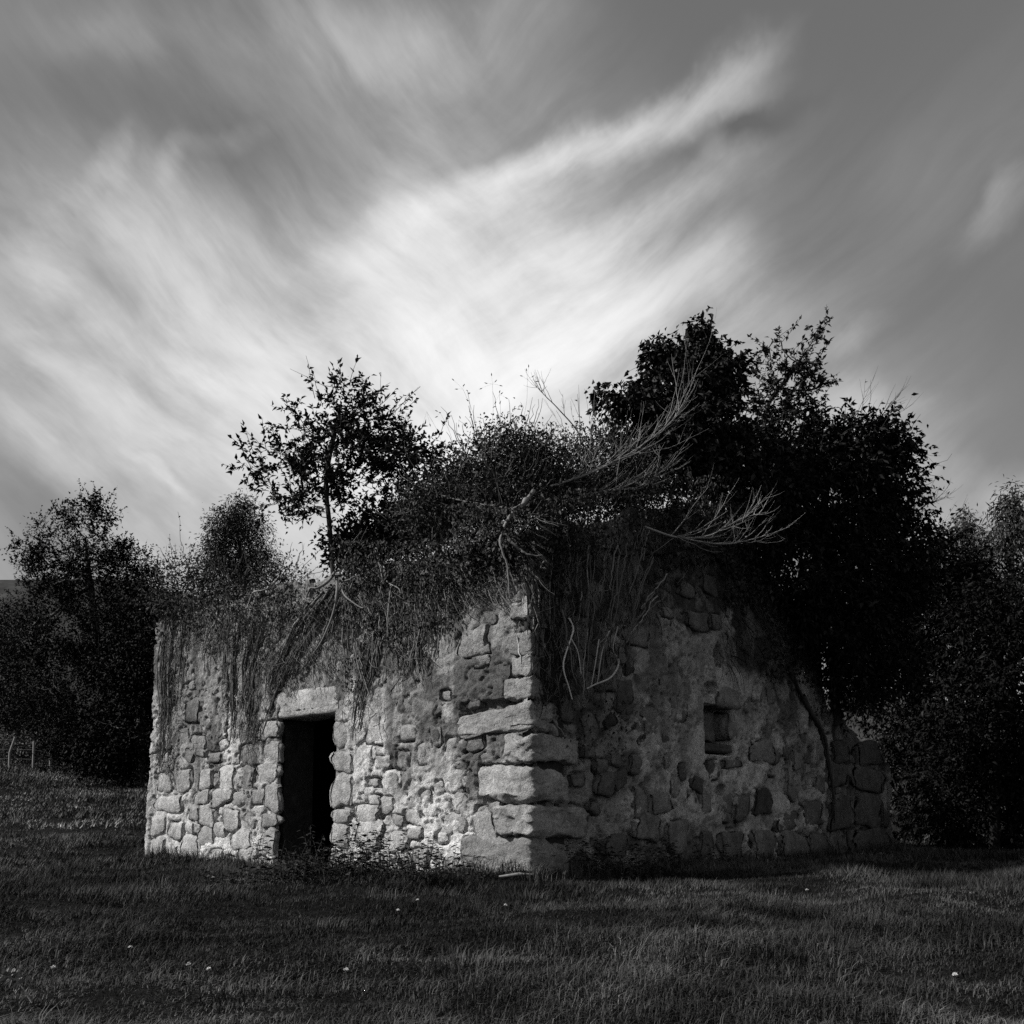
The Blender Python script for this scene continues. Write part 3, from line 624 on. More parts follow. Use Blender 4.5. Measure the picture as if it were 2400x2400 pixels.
def sprigs(starts, dirs, length, nleaf, ln, wd, droop=.0, rad=.0048, upturn=.2):
    """Twigs with alternate leaves; returns twig tubes and leaf arrays."""
    tubes = []; C = []; D = []; Nn = []
    for p, d in zip(starts, dirs):
        le = length*(rng.uniform(.4, 1.2)+1.1*rng.random()**5); d = unit(d+rng.normal(size=3)*.15); k = 6; t_ = np.linspace(0, 1, k)[:, None]
        pts = p+d*le*t_+UP*(upturn*le*t_**2)-UP*droop*le*t_**2+rng.normal(size=(k, 3))*le*.02
        tubes.append(tube(pts, np.linspace(rad, rad*.4, k), 3)); n = max(3, int(nleaf*rng.uniform(.7, 1.3)))
        tt = rng.uniform(.15, 1., n); q_ = p+d*le*tt[:, None]+UP*(upturn-droop)*le*(tt**2)[:, None]
        sd = unit(np.cross(d, UP)+rng.normal(size=(n, 3))*.5)*np.where(np.arange(n) % 2, 1, -1)[:, None]
        C.append(q_); D.append(unit(sd*.9+d*.7+rng.normal(size=(n, 3))*.25-UP*droop)); Nn.append(unit(UP*.8+rng.normal(size=(n, 3))*.6))
    C, D, Nn = map(np.concatenate, (C, D, Nn)); n = len(C); sz = rng.uniform(.6, 1.25, n)
    return tubes, leaf_mesh(C, D, Nn, ln*sz, wd*sz)
def tones(n_leaf, verts_per, lo=.6, hi=1.5):
    t_ = rng.uniform(lo, hi, n_leaf); k_ = rng.random(n_leaf) < .05; t_[k_] *= 2.2; return np.repeat(t_, verts_per)
def plant(name, label, cat, trunk_px, blobs, clusters, leaves, ln, wd, r_base=.05, r_tip=.004, spread=.14, bark=.09, tone=(.6, 1.5), outer=0, sprig_len=.4, sprig_leaf=9,
          group=None, kind=None, shell=0., bare=0, droop=0., gap=0., spray=0, spray_len=.3):
    trunk = np.array([at(*t_) for t_ in trunk_px]); trunk = catmull(trunk, max(6, len(trunk)*4))
    root = empty(name, trunk[0], label, cat, group)
    pts, d = sample(blobs, clusters, shell)
    tr, br = skeleton(trunk, pts, r_tip, r_base)
    mesh_obj('trunk', tr[0], tr[1], M_BARK, root, smoothed=True, color=bark)
    tw = list(br); leafs = []
    if gap: pts = pts[rng.random(len(pts)) > gap]
    nl = leaves*len(pts); k = rng.integers(0, len(pts), nl); c = pts[k]+rng.normal(size=(nl, 3))*spread
    dd = unit(unit(c-pts[k])*.8+rng.normal(size=(nl, 3))*.6-UP*(.25+droop)); nm = unit(UP*.7+rng.normal(size=(nl, 3))*.7)
    sz = rng.uniform(.55, 1.25, nl); leafs.append(leaf_mesh(c, dd, nm, ln*sz, wd*sz))
    if spray:
        p_ = np.repeat(pts, spray, 0); cb = np.array([b[0] for b in blobs]); near = cb[np.argmin(((p_[:, None]-cb[None])**2).sum(-1), 1)]
        tb, lf = sprigs(p_+rng.normal(size=p_.shape)*spread*.4, unit(unit(p_-near)*.7+randdir(len(p_))*.8+UP*.25), spray_len, sprig_leaf, ln, wd, droop); tw += tb; leafs.append(lf)
    if outer:
        cen = np.array([b[0] for b in blobs]).mean(0); o_pts, od = sample(blobs, outer, .75)
        od = unit(od+UP*.35); tb, lf = sprigs(o_pts, od, sprig_len, sprig_leaf, ln, wd, droop); tw += tb; leafs.append(lf)
    if bare:
        o_pts, od = sample(blobs, bare, .7); od = unit(od+UP*.5)
        for p, q_ in zip(o_pts, od):
            le = sprig_len*rng.uniform(.6, 1.6); t_ = np.linspace(0, 1, 6)[:, None]; tw.append(tube(p+q_*le*t_+UP*.2*le*t_**2+rng.normal(size=(6, 3))*.012, np.linspace(.006, .002, 6), 3))
    v, f = join(tw); mesh_obj('branches', v, f, M_BARK, root, color=bark)['kind'] = 'stuff'
    v, f = join(leafs); cr = mesh_obj('crown', v, f, M_LEAF, root, attr=tones(len(v)//4, 4, *tone))
    return root

# ------------------------------------------------------------------ trees behind
plant('alder_tree', 'tall dark feathery tree at the field edge left of the cottage', 'tree',
      [(250, 1830, 34), (240, 1600, 34), (215, 1400, 34), (200, 1260, 34)],
      [ell(205, 1205, 55, 36, 34), ell(245, 1195, 22, 28, 34), ell(150, 1225, 26, 28, 34), ell(100, 1250, 20, 22, 34), ell(75, 1305, 40, 34, 34), ell(140, 1320, 70, 60, 34), ell(230, 1310, 70, 70, 34), ell(290, 1330, 55, 55, 34),
       ell(330, 1370, 40, 50, 34), ell(190, 1450, 160, 110, 34), ell(300, 1500, 100, 140, 34), ell(210, 1620, 190, 150, 34), ell(240, 1740, 160, 90, 34)], 700, 60, .095, .055, .16, .006, .18, outer=260, sprig_len=.5, sprig_leaf=16, tone=(.04, .25), spray=3, spray_len=.45)
plant('hedge_tree', 'bushy dark tree close behind the cottage\'s left corner', 'tree', [(330, 1850, 30), (330, 1650, 30), (340, 1500, 30)],
      [ell(350, 1420, 45, 50, 30), ell(330, 1560, 90, 120, 30), ell(390, 1560, 80, 120, 30), ell(320, 1720, 110, 110, 30), ell(250, 1760, 70, 70, 30)], 300, 105, .115, .07, .12, .008, .26, outer=60, tone=(.03, .2))
plant('ash_tree', 'grey hazy tree at the photo\'s left edge below the hill', 'tree', [(40, 1810, 42), (40, 1650, 42), (35, 1500, 42)],
      [ell(40, 1480, 70, 70, 42), ell(-30, 1500, 80, 90, 42), ell(60, 1600, 110, 90, 42), ell(-20, 1650, 100, 90, 42), ell(90, 1690, 110, 70, 42)], 260, 80, .13, .075, .14, .008, .36, tone=(.2, .8), outer=60)
plant('hedgerow_bush', 'low pale bush at the field edge behind the fence', 'bush', [(70, 1790, 37), (75, 1765, 37)],
      [ell(30, 1755, 50, 28, 37), ell(100, 1765, 60, 24, 37), ell(160, 1765, 30, 22, 37)], 90, 36, .13, .07, .04, .006, .2, tone=(1.6, 3.2))
plant('round_tree', 'small rounded fine-leaved tree seen above the left wall top', 'tree', [(575, 1560, 24), (570, 1400, 24), (560, 1260, 24)],
      [ell(560, 1195, 38, 32, 24), ell(530, 1240, 42, 42, 24), ell(590, 1250, 42, 46, 24), ell(510, 1290, 34, 46, 24), ell(600, 1320, 44, 46, 24), ell(550, 1340, 55, 50, 24)], 230, 70, .09, .026, .10, .004, .15, outer=110, sprig_len=.22, tone=(.4, 1.2), droop=.4)
plant('eucalyptus_tree', 'tall grey-leaved tree at the right edge behind the thicket', 'tree', [(2375, 1900, 30), (2375, 1500, 30), (2372, 1250, 30)],
      [ell(2372, 1165, 20, 26, 30), ell(2360, 1210, 40, 36, 30), ell(2400, 1225, 40, 50, 30), ell(2345, 1265, 36, 30, 30), ell(2385, 1320, 62, 60, 30), ell(2420, 1400, 80, 80, 30), ell(2370, 1420, 50, 70, 30)], 210, 34, .20, .045, .12, .006, .22, outer=120, sprig_len=.3, tone=(.8, 2.2), droop=.7, bark=.03)
plant('distant_tree', 'small pointed grey tree top between thicket and eucalyptus', 'tree', [(2268, 1800, 44), (2268, 1450, 44), (2266, 1260, 44)],
      [ell(2264, 1222, 16, 18, 44), ell(2266, 1252, 26, 22, 44), ell(2268, 1300, 36, 40, 44), ell(2268, 1360, 50, 40, 44)], 110, 34, .20, .06, .12, .006, .22, outer=50, tone=(1.5, 3.0), droop=.5)

# thicket to the right of the cottage
TH = [
 ('thicket_bush', 'large dark broad-leaved bush directly behind the cottage\'s low end wall', [(2150, 1975, 19.5), (2150, 1700, 19.5), (2140, 1450, 19.5)], [ell(2150, 1330, 110, 90, 19), ell(2080, 1420, 130, 120, 19), ell(2200, 1480, 140, 150, 19.5), ell(2130, 1650, 130, 170, 19.5), ell(2150, 1850, 120, 130, 19.5), ell(2220, 1330, 90, 60, 19)]),
 ('thicket_bush', 'dark arching bush filling the right edge under the eucalyptus', [(2330, 2000, 16.5), (2330, 1750, 16.5), (2330, 1550, 16.8)], [ell(2300, 1480, 120, 110, 17.5), ell(2400, 1560, 130, 150, 17), ell(2320, 1720, 160, 150, 17), ell(2290, 1880, 150, 120, 17), ell(2430, 1830, 120, 170, 16.5), ell(2310, 1370, 80, 60, 18.5)]),
]
for nm, lb, tp, bl in TH:
    plant(nm, lb, 'bush', tp, bl, 420, 46, .105, .046, .10, .006, .22, outer=200, sprig_len=.4, sprig_leaf=14, tone=(.03, .35), droop=.5, bark=.02, spray=3, spray_len=.4)

# ------------------------------------------------------------------ growth on the cottage
plant('oak_sapling', 'small dark oak growing from the wall top above the doorway', 'tree',
      [(782, 1372, 11.35), (778, 1310, 11.4), (772, 1230, 11.5), (764, 1130, 11.5), (780, 1030, 11.5), (800, 950, 11.5)],
      [ell(805, 935, 60, 45, 11.5), ell(760, 985, 90, 60, 11.5), ell(870, 985, 75, 60, 11.5), ell(780, 1060, 130, 70, 11.5), ell(650, 1085, 90, 36, 11.4), ell(900, 1060, 90, 60, 11.5), ell(960, 1090, 70, 50, 11.3),
       ell(720, 1130, 120, 50, 11.5), ell(850, 1140, 100, 50, 11.5), ell(670, 1190, 70, 40, 11.4), ell(720, 1225, 60, 26, 11.4), ell(990, 1065, 60, 40, 11.0)], 250, 7, .074, .036, .03, .0028, .06, bark=.045, outer=50, sprig_len=.24, sprig_leaf=11, tone=(.4, 1.1), shell=.1, spray=2, spray_len=.24)
plant('holly_bush', 'dense black bush on the wall top beside the oak\'s stem', 'bush', [(880, 1340, 11.5), (885, 1270, 11.6)],
      [ell(890, 1260, 105, 60, 11.7), ell(960, 1230, 90, 60, 11.7), ell(830, 1290, 60, 46, 11.6), ell(1010, 1190, 80, 60, 11.5)], 170, 60, .06, .04, .02, .003, .10, bark=.05, outer=60, sprig_len=.25, tone=(.3, .9))
plant('bramble_bush', 'tangled twiggy bramble bush on top of the near corner', 'bush', [(1190, 1260, 10.1), (1190, 1160, 10.2), (1180, 1080, 10.3)],
      [ell(1130, 1100, 90, 70, 10.4), ell(1050, 1170, 110, 60, 10.5), ell(1210, 1060, 90, 70, 10.5), ell(1300, 1090, 100, 60, 10.9), ell(1400, 1080, 90, 66, 11.3), ell(1180, 1170, 110, 60, 10.2), ell(1000, 1230, 100, 50, 10.6), ell(1290, 1170, 90, 50, 10.6), ell(1460, 1130, 80, 80, 11.5), ell(1240, 1150, 160, 50, 10.8), ell(1420, 1170, 120, 50, 11.3), ell(1120, 1190, 140, 46, 10.5)],
      560, 78, .044, .024, .025, .0026, .09, bark=.13, outer=120, sprig_len=.25, sprig_leaf=9, tone=(.6, 2.3), bare=420)
# ivy crown on the ridge, oak boughs and dark mass to the right
plant('ridge_ivy', 'peaked mass of ivy rising highest above the gable', 'ivy', [(1650, 1180, 12.6), (1650, 1050, 12.7), (1645, 900, 12.8)],
      [ell(1642, 775, 24, 24, 12.8), ell(1645, 812, 46, 30, 12.8), ell(1558, 812, 26, 24, 12.7), ell(1560, 850, 50, 34, 12.7), ell(1640, 870, 100, 60, 12.8), ell(1690, 900, 70, 60, 12.8), ell(1590, 930, 120, 70, 12.7), ell(1500, 945, 75, 42, 12.4), ell(1440, 935, 50, 20, 12.2), ell(1660, 1000, 140, 90, 12.8), ell(1560, 1020, 110, 70, 12.5), ell(1720, 1090, 120, 90, 12.9), ell(1600, 1100, 120, 50, 12.6)],
      560, 20, .088, .054, .05, .003, .080, bark=.06, outer=220, sprig_len=.20, sprig_leaf=9, tone=(.2, 1.2), droop=.6, spray=2, spray_len=.2)
plant('oak_bough_tree', 'young oak with sparse boughs standing against the sky behind the ivy', 'tree', [(1790, 1200, 13.8), (1790, 1050, 13.9), (1800, 950, 14), (1850, 880, 14), (1905, 800, 14)],
      [ell(1930, 778, 30, 16, 14), ell(1905, 785, 20, 14, 14), ell(1812, 810, 28, 26, 14), ell(1795, 855, 26, 22, 14), ell(1880, 870, 40, 24, 14), ell(1850, 900, 60, 32, 14), ell(1905, 905, 36, 24, 14), ell(1800, 940, 60, 40, 14), ell(1880, 960, 60, 34, 14), ell(1830, 1000, 90, 50, 14)],
      140, 5, .075, .034, .03, .003, .05, bark=.05, outer=50, sprig_len=.2, sprig_leaf=11, tone=(.4, 1.1), shell=.1, spray=2, spray_len=.2)
plant('elder_mass', 'huge dark ivy-clad elder hanging over the gable\'s right shoulder', 'tree', [(1960, 1700, 15.2), (1950, 1450, 14.8), (1930, 1250, 14.6), (1940, 1100, 14.6)],
      [ell(1900, 1050, 130, 70, 14.2), ell(2010, 1060, 110, 76, 14.5), ell(2090, 1030, 50, 50, 14.6), ell(2070, 1120, 90, 90, 14.6), ell(2100, 1190, 62, 62, 14.6), ell(1800, 1130, 110, 90, 13.6), ell(1930, 1180, 180, 120, 14.2), ell(1780, 1240, 70, 90, 13.1), ell(1890, 1330, 130, 120, 13.9), ell(2030, 1330, 140, 130, 14.8),
       ell(1720, 1170, 70, 60, 12.9), ell(1745, 1260, 50, 70, 12.9), ell(1960, 1460, 120, 110, 14.4), ell(2050, 1540, 100, 110, 15.2), ell(1985, 1590, 70, 70, 14.9), ell(1870, 1440, 40, 70, 13.9)],
      660, 34, .10, .048, .08, .004, .14, bark=.05, outer=380, sprig_len=.34, sprig_leaf=11, tone=(.12, .7), droop=.5, bare=60, spray=3, spray_len=.3)
for i, (tp, bl) in enumerate((
    ([(2060, 1080, 14.4), (2105, 1010, 14.4), (2112, 975, 14.4)], [ell(2112, 985, 24, 18, 14.4), ell(2090, 1010, 40, 24, 14.4)]),)):
    pass

# dead branches: pale bare boughs
def dead_branch(label, main, r0, side, Yd, ln, shade):
    pts = catmull(np.array([at(*p) for p in main]), 22); root = empty('dead_branch', pts[0], label, 'branch', 'bare dead boughs on the cottage')
    v, f = tube(pts, np.linspace(r0, r0*.25, len(pts)), 6); mesh_obj('bough', v, f, M_BARK, root, smoothed=True, color=shade)
    tw = []; main_d = unit(pts[-1]-pts[0])
    for k in range(side):
        t_ = rng.uniform(.12, .98); i = int(t_*(len(pts)-1)); p = pts[i]; d = unit(unit(pts[min(i+1, len(pts)-1)]-pts[max(i-1, 0)])+rng.normal(size=3)*.42+UP*.22); le = ln*rng.uniform(.35, 1.2)*(1.1-.5*t_)
        s_ = np.linspace(0, 1, 9)[:, None]; path = p+d*le*s_+UP*.25*le*s_**2+np.cumsum(rng.normal(size=(9, 3)), 0)*.012*le; tw.append(tube(path, np.linspace(r0*.38, .0012, 9), 4))
        for _ in range(rng.integers(1, 5)):
            j = rng.integers(2, 8); d2 = unit(d+rng.normal(size=3)*.45+UP*.2); l2 = le*rng.uniform(.2, .55); s2_ = np.linspace(0, 1, 6)[:, None]
            tw.append(tube(path[j]+d2*l2*s2_+UP*.2*l2*s2_**2+np.cumsum(rng.normal(size=(6, 3)), 0)*.01*l2, np.linspace(.0028, .001, 6), 3))
    v, f = join(tw); mesh_obj('twigs', v, f, M_BARK, root, color=shade)['kind'] = 'stuff'
    return root
dead_branch('pale bare bough sweeping right across the upper gable', [(1510, 1235, 10.6), (1590, 1260, 10.8), (1660, 1255, 11.0), (1740, 1215, 11.2), (1800, 1200, 11.4)], .014, 22, 11, .75, .32)
dead_branch('lower pale forked bough reaching right below the longest bare bough', [(1600, 1262, 10.9), (1690, 1275, 11.1), (1770, 1262, 11.3), (1850, 1235, 11.5)], .010, 14, 11, .55, .32)
dead_branch('dry fan-shaped bough rising right from the bramble over the corner', [(1290, 1140, 10.2), (1380, 1110, 10.5), (1480, 1060, 10.8), (1570, 990, 11.1), (1610, 930, 11.2)], .013, 34, 10.7, .9, .26)
dead_branch('dry low bough spreading from the corner toward the gable', [(1320, 1180, 10.2), (1420, 1150, 10.5), (1500, 1140, 10.8), (1580, 1080, 11)], .011, 26, 10.6, .8, .24)
dead_branch('crooked bare bough forking upward above the bramble', [(1355, 1080, 11), (1358, 1020, 11), (1310, 960, 11), (1280, 930, 11), (1262, 910, 11)], .010, 9, 11, .5, .07)
dead_branch('bare branch tips sticking out of the dark elder against the sky', [(1950, 1020, 14.2), (2010, 1000, 14.2), (2060, 980, 14.2), (2090, 940, 14.2)], .014, 12, 14, .8, .07)
dead_branch('thin bare twigs jutting right from the elder\'s edge', [(2120, 1230, 14.7), (2160, 1190, 14.8), (2210, 1165, 14.9)], .010, 9, 14.8, .7, .07)
dead_branch('lone bare twig leaning right just above the thicket', [(2180, 1260, 16), (2205, 1245, 16), (2240, 1236, 16)], .010, 6, 16, .6, .07)
dead_branch('bare slanting stick against the sky right of the small oak', [(905, 985, 11.3), (940, 950, 11.3), (980, 908, 11.3)], .006, 3, 11.3, .15, .06)
# old ivy trunk on the corner and its roots
iv = empty('corner_ivy', PF(.05, 2.6, .1), 'thick pale crooked ivy trunk clinging to the top of the near corner', 'ivy')
for path, r0, r1 in (([(1250, 1150, 9.9), (1228, 1178, 9.55), (1206, 1196, 9.3), (1186, 1228, 9.2), (1172, 1270, 9.17), (1178, 1296, 9.17), (1190, 1330, 9.19), (1196, 1400, 9.22)], .026, .006),
                     ([(1190, 1262, 9.12), (1215, 1285, 9.1), (1240, 1300, 9.08), (1275, 1306, 9.1), (1268, 1330, 9.1), (1280, 1333, 9.1)], .012, .006),
                     ([(1275, 1205, 9.3), (1240, 1225, 9.2), (1215, 1250, 9.2)], .012, .006), ([(1212, 1192, 9.32), (1180, 1190, 9.45), (1120, 1180, 9.8), (1050, 1165, 10.2), (960, 1130, 10.6), (930, 1100, 10.7)], .013, .003)):
    p = catmull(np.array([at(*q_) for q_ in path]), 26); p += rng.normal(size=(26, 3))*.005
    v, f = tube(p, np.linspace(r0, r1, 26)*(1+.18*rng.normal(size=26)), 8); mesh_obj('stem', v, f, M_BARK, iv, smoothed=True, color=.22 if r0 > .02 else .14)
iv2 = empty('oak_root', PF(on_front(785, 1375)[0], 3.2, .1), 'twisted bare roots of the small oak gripping the wall top', 'root')
for path, r0, r1, c in (([(785, 1340, 11.0), (770, 1362, 10.9), (745, 1378, 10.8), (728, 1378, 10.85), (718, 1400, 11.0)], .02, .006, .2), ([(788, 1350, 11.0), (790, 1385, 10.85), (780, 1440, 10.85), (755, 1500, 10.9), (735, 1530, 10.95)], .018, .006, .2),
                     ([(800, 1365, 11), (850, 1345, 10.8), (890, 1310, 10.7)], .012, .006, .16), ([(800, 1380, 10.9), (812, 1400, 10.75), (850, 1425, 10.6), (845, 1400, 10.6)], .010, .005, .2),
                     ([(580, 1425, 12.15), (586, 1405, 12.1), (594, 1388, 12.05), (622, 1382, 11.95), (640, 1368, 12.1), (655, 1350, 12.3)], .007, .012, .3), ([(900, 1315, 10.6), (905, 1360, 10.5), (935, 1380, 10.4), (938, 1400, 10.4)], .008, .004, .3), ([(880, 1290, 10.6), (895, 1350, 10.55), (890, 1390, 10.55)], .008, .004, .3)):
    p = catmull(np.array([at(*q_) for q_ in path]), 20); v, f = tube(p, np.linspace(r0, r1, 20)*(1+.15*rng.normal(size=20)), 7); mesh_obj('root_stem', v, f, M_BARK, iv2, smoothed=True, color=c)

# ------------------------------------------------------------------ ivy stems on the walls
def wall_stems(root, wall, ctrl, n, width, rad, shade, wob=.03, out=.03, name='stem'):
    h, PW = (on_front, PF) if wall == 'F' else (on_gable, PG); c = np.array([h(*p) for p in ctrl])
    L_ = np.linalg.norm(np.diff(c, axis=0), axis=1).sum()
    for k in range(n):
        t0, t1 = sorted(rng.uniform(0, 1, 2)); t0 *= .55; t1 = max(t1, t0+.35)
        m = max(10, int(L_*(t1-t0)/.05)); full = catmull(c, 60); seg = full[int(t0*59):max(int(t0*59)+4, int(min(t1, 1)*59)+1)]
        q_ = np.linspace(0, len(seg)-1, m); a = np.interp(q_, np.arange(len(seg)), seg[:, 0]); z = np.interp(q_, np.arange(len(seg)), seg[:, 1])
        ww = width*(1-.35*q_/len(seg)); s0 = rng.uniform(0, 99); x = np.linspace(0, 1, m)
        a = a+rng.normal()*ww*.6+(fbm(x*2.6*L_+s0, x*0+s0, 3, 5)-.5)*wob*2.6+np.cumsum(rng.normal(size=m))*.003; z = z+(fbm(x*5+s0, x*0+9, 2, 8)-.5)*.04
        nn_ = out*rng.uniform(.5, 1.6)+(fbm(x*5+s0, x*0+3, 2, 6)-.5)*.03
        v, f = tube(PW(a, z, nn_), rad*rng.uniform(.6, 1.5)*np.linspace(1.15, .45, m), 5); mesh_obj(name, v, f, M_BARK, root, smoothed=True, color=shade*(rng.uniform(.55, 1.2) if rng.random() < .75 else rng.uniform(1.3, 2.2)))
def rootlets(root, wall, regions, rad, shade):
    PW, h = (PF, on_front) if wall == 'F' else (PG, on_gable); tb = []
    for x0, y0, x1, y1, n, ang, le in regions:
        for k in range(n):
            a, z = h(rng.uniform(x0, x1), rng.uniform(y0, y1)); th = R(-90)+R(ang)*(1 if wall == 'G' else -1)+rng.normal()*(.35 if rng.random() < .6 else 1.1); l_ = le*rng.uniform(.25, 1.6); m = 7; t_ = np.linspace(0, 1, m)
            aa = a+math.cos(th)*l_*t_+np.cumsum(rng.normal(size=m))*.010; z_ = z+math.sin(th)*l_*t_+np.cumsum(rng.normal(size=m))*.008
            tb.append(tube(PW(aa, z_, .012+rng.uniform(.01, .06)+.03*np.sin(t_*3)), np.linspace(rad, rad*.4, m)*rng.uniform(.5, 1.2+1.3*rng.random()**4), 3))
    half_ = len(tb)*3//5
    for part_, col_ in ((tb[::2]+tb[1::6], shade*.35), (tb[1::2], shade*1.5)):
        v, f = join(part_); o = mesh_obj('rootlets', v, f, M_BARK, root, color=col_); o['kind'] = 'stuff'
def wall_leaves(root, wall, regions, ln, wd, tone=(.8, 2.4)):
    PW, h = (PF, on_front) if wall == 'F' else (PG, on_gable); C = []
    for x0, y0, x1, y1, n, out in regions:
        for k in range(n):
            a, z = h(rng.uniform(x0, x1), rng.uniform(y0, y1) if rng.random() < .6 else y0+(y1-y0)*rng.random()**2); C.append(PW(a, z, rng.uniform(.02, out)))
    C = np.array(C); n = len(C); nr = NF if wall == 'F' else NG; sz = rng.uniform(.5, 1.3, n)
    v, f = leaf_mesh(C, unit(-UP*.7+rng.normal(size=(n, 3))*.6), unit(nr+UP*.4+rng.normal(size=(n, 3))*.5), ln*sz, wd*sz); o = mesh_obj('leaves', v, f, M_LEAF, root, attr=tones(n, 4, *tone)); o['kind'] = 'stuff'
D_ = .11
g1 = empty('wall_ivy', PF(6.6, 3.2, .05), 'matted ivy stems hanging down the far left end of the door wall', 'ivy')
wall_stems(g1, 'F', [(392, 1440), (384, 1560), (386, 1680), (378, 1800)], 26, .16, .010, D_); wall_stems(g1, 'F', [(425, 1440), (428, 1540), (415, 1660)], 10, .10, .009, D_)
rootlets(g1, 'F', [(372, 1430, 420, 1800, 260, 0, .22), (400, 1420, 520, 1520, 120, 0, .25)], .004, .07)
wall_leaves(g1, 'F', [(350, 1390, 560, 1440, 500, .25), (360, 1430, 520, 1490, 200, .12)], .05, .03)
g2 = empty('wall_ivy', PF(5.0, 3.2, .05), 'long straight ivy stems hanging midway between left end and doorway', 'ivy')
for ctrl, n in (([(535, 1440), (528, 1540), (532, 1640), (526, 1745)], 12), ([(556, 1440), (545, 1560), (548, 1660), (540, 1760)], 12), ([(590, 1450), (572, 1560), (570, 1620), (556, 1700)], 12), ([(612, 1450), (588, 1560), (584, 1660), (580, 1770)], 16)):
    wall_stems(g2, 'F', ctrl, n, .06, .009, D_)
rootlets(g2, 'F', [(430, 1420, 640, 1520, 260, 0, .25), (520, 1420, 640, 1640, 300, 0, .25), (570, 1640, 610, 1750, 80, 5, .2)], .004, .07); wall_leaves(g2, 'F', [(530, 1370, 700, 1440, 500, .22), (540, 1430, 680, 1490, 120, .1)], .045, .03)
g3 = empty('wall_ivy', PF(3.6, 3.2, .05), 'fan of ivy stems slanting down left from the small oak\'s foot', 'ivy')
for ctrl, n in (([(790, 1370), (735, 1470), (675, 1560), (632, 1660), (610, 1750)], 16), ([(775, 1370), (720, 1450), (690, 1540), (672, 1610)], 14), ([(760, 1380), (690, 1470), (650, 1560), (620, 1640)], 12), ([(800, 1380), (770, 1470), (730, 1540), (690, 1590)], 8)):
    wall_stems(g3, 'F', ctrl, n, .07, .010, D_*1.1)
rootlets(g3, 'F', [(640, 1400, 790, 1560, 340, 25, .28), (640, 1540, 690, 1600, 60, 20, .15)], .0045, .08); wall_leaves(g3, 'F', [(680, 1370, 800, 1440, 220, .15), (800, 1540, 860, 1620, 160, .06)], .04, .03)
g4 = empty('wall_ivy', PF(1.8, 3.2, .05), 'broad tangle of ivy twigs and leaves covering the wall right of the doorway', 'ivy')
for ctrl, n in (([(895, 1440), (868, 1560), (845, 1660), (832, 1750)], 12), ([(860, 1480), (840, 1600), (828, 1690)], 8), ([(935, 1400), (935, 1520), (930, 1630)], 7), ([(990, 1480), (960, 1560), (905, 1640)], 7), ([(800, 1400), (800, 1500), (812, 1640)], 8), ([(1000, 1330), (1015, 1440), (1010, 1560)], 5), ([(830, 1380), (830, 1500), (850, 1600)], 6)):
    wall_stems(g4, 'F', ctrl, n, .10, .008, D_*1.1)
rootlets(g4, 'F', [(800, 1290, 1060, 1430, 560, 5, .34), (820, 1400, 1000, 1560, 240, 20, .30), (1000, 1280, 1170, 1400, 300, 50, .30), (800, 1600, 900, 1700, 30, 10, .2)], .0046, .15)
wall_leaves(g4, 'F', [(800, 1270, 1130, 1370, 1900, .26), (820, 1350, 1080, 1480, 900, .14), (880, 1460, 950, 1520, 140, .10), (1080, 1250, 1200, 1320, 500, .18)], .046, .030, (.3, 2.0))
g5 = empty('wall_ivy', PG(.2, 3.0, .05), 'ivy stems creeping down the sharp near corner', 'ivy')
wall_stems(g5, 'G', [(1262, 1330), (1268, 1440), (1262, 1560), (1270, 1640)], 16, .12, .012, .16); wall_stems(g5, 'F', [(1222, 1440), (1218, 1500), (1222, 1560)], 3, .04, .006, .3)
wall_stems(g5, 'G', [(1270, 1630), (1290, 1680), (1330, 1760), (1340, 1850)], 8, .06, .010, .16)
rootlets(g5, 'G', [(1246, 1320, 1330, 1640, 260, 0, .25)], .005, .12)
wall_leaves(g5, 'F', [(1090, 1190, 1243, 1300, 1500, .34), (1150, 1250, 1243, 1350, 420, .2)], .045, .03, (.4, 2.0)); wall_leaves(g5, 'G', [(1246, 1170, 1400, 1300, 1300, .30), (1246, 1260, 1320, 1400, 420, .16)], .045, .03, (.3, 1.4))
rootlets(g5, 'F', [(1120, 1200, 1243, 1340, 260, 20, .34)], .004, .13)
g6 = empty('wall_ivy', PG(1.2, 3.0, .05), 'pale ivy stems fanning up the shaded gable from one point', 'ivy')
for ctrl, n in (([(1310, 1230), (1300, 1400), (1320, 1540), (1345, 1650)], 7), ([(1380, 1230), (1370, 1400), (1360, 1540), (1352, 1650)], 8), ([(1450, 1250), (1430, 1400), (1400, 1520), (1362, 1645)], 7), ([(1520, 1280), (1480, 1400), (1440, 1520), (1372, 1630)], 6), ([(1580, 1330), (1520, 1400), (1470, 1480), (1400, 1600)], 5), ([(1350, 1200), (1340, 1320), (1330, 1450)], 7), ([(1430, 1190), (1420, 1300), (1400, 1420)], 6), ([(1500, 1180), (1490, 1280), (1470, 1400)], 5)):
    wall_stems(g6, 'G', ctrl, n, .24, .008, .18, .07, .07)
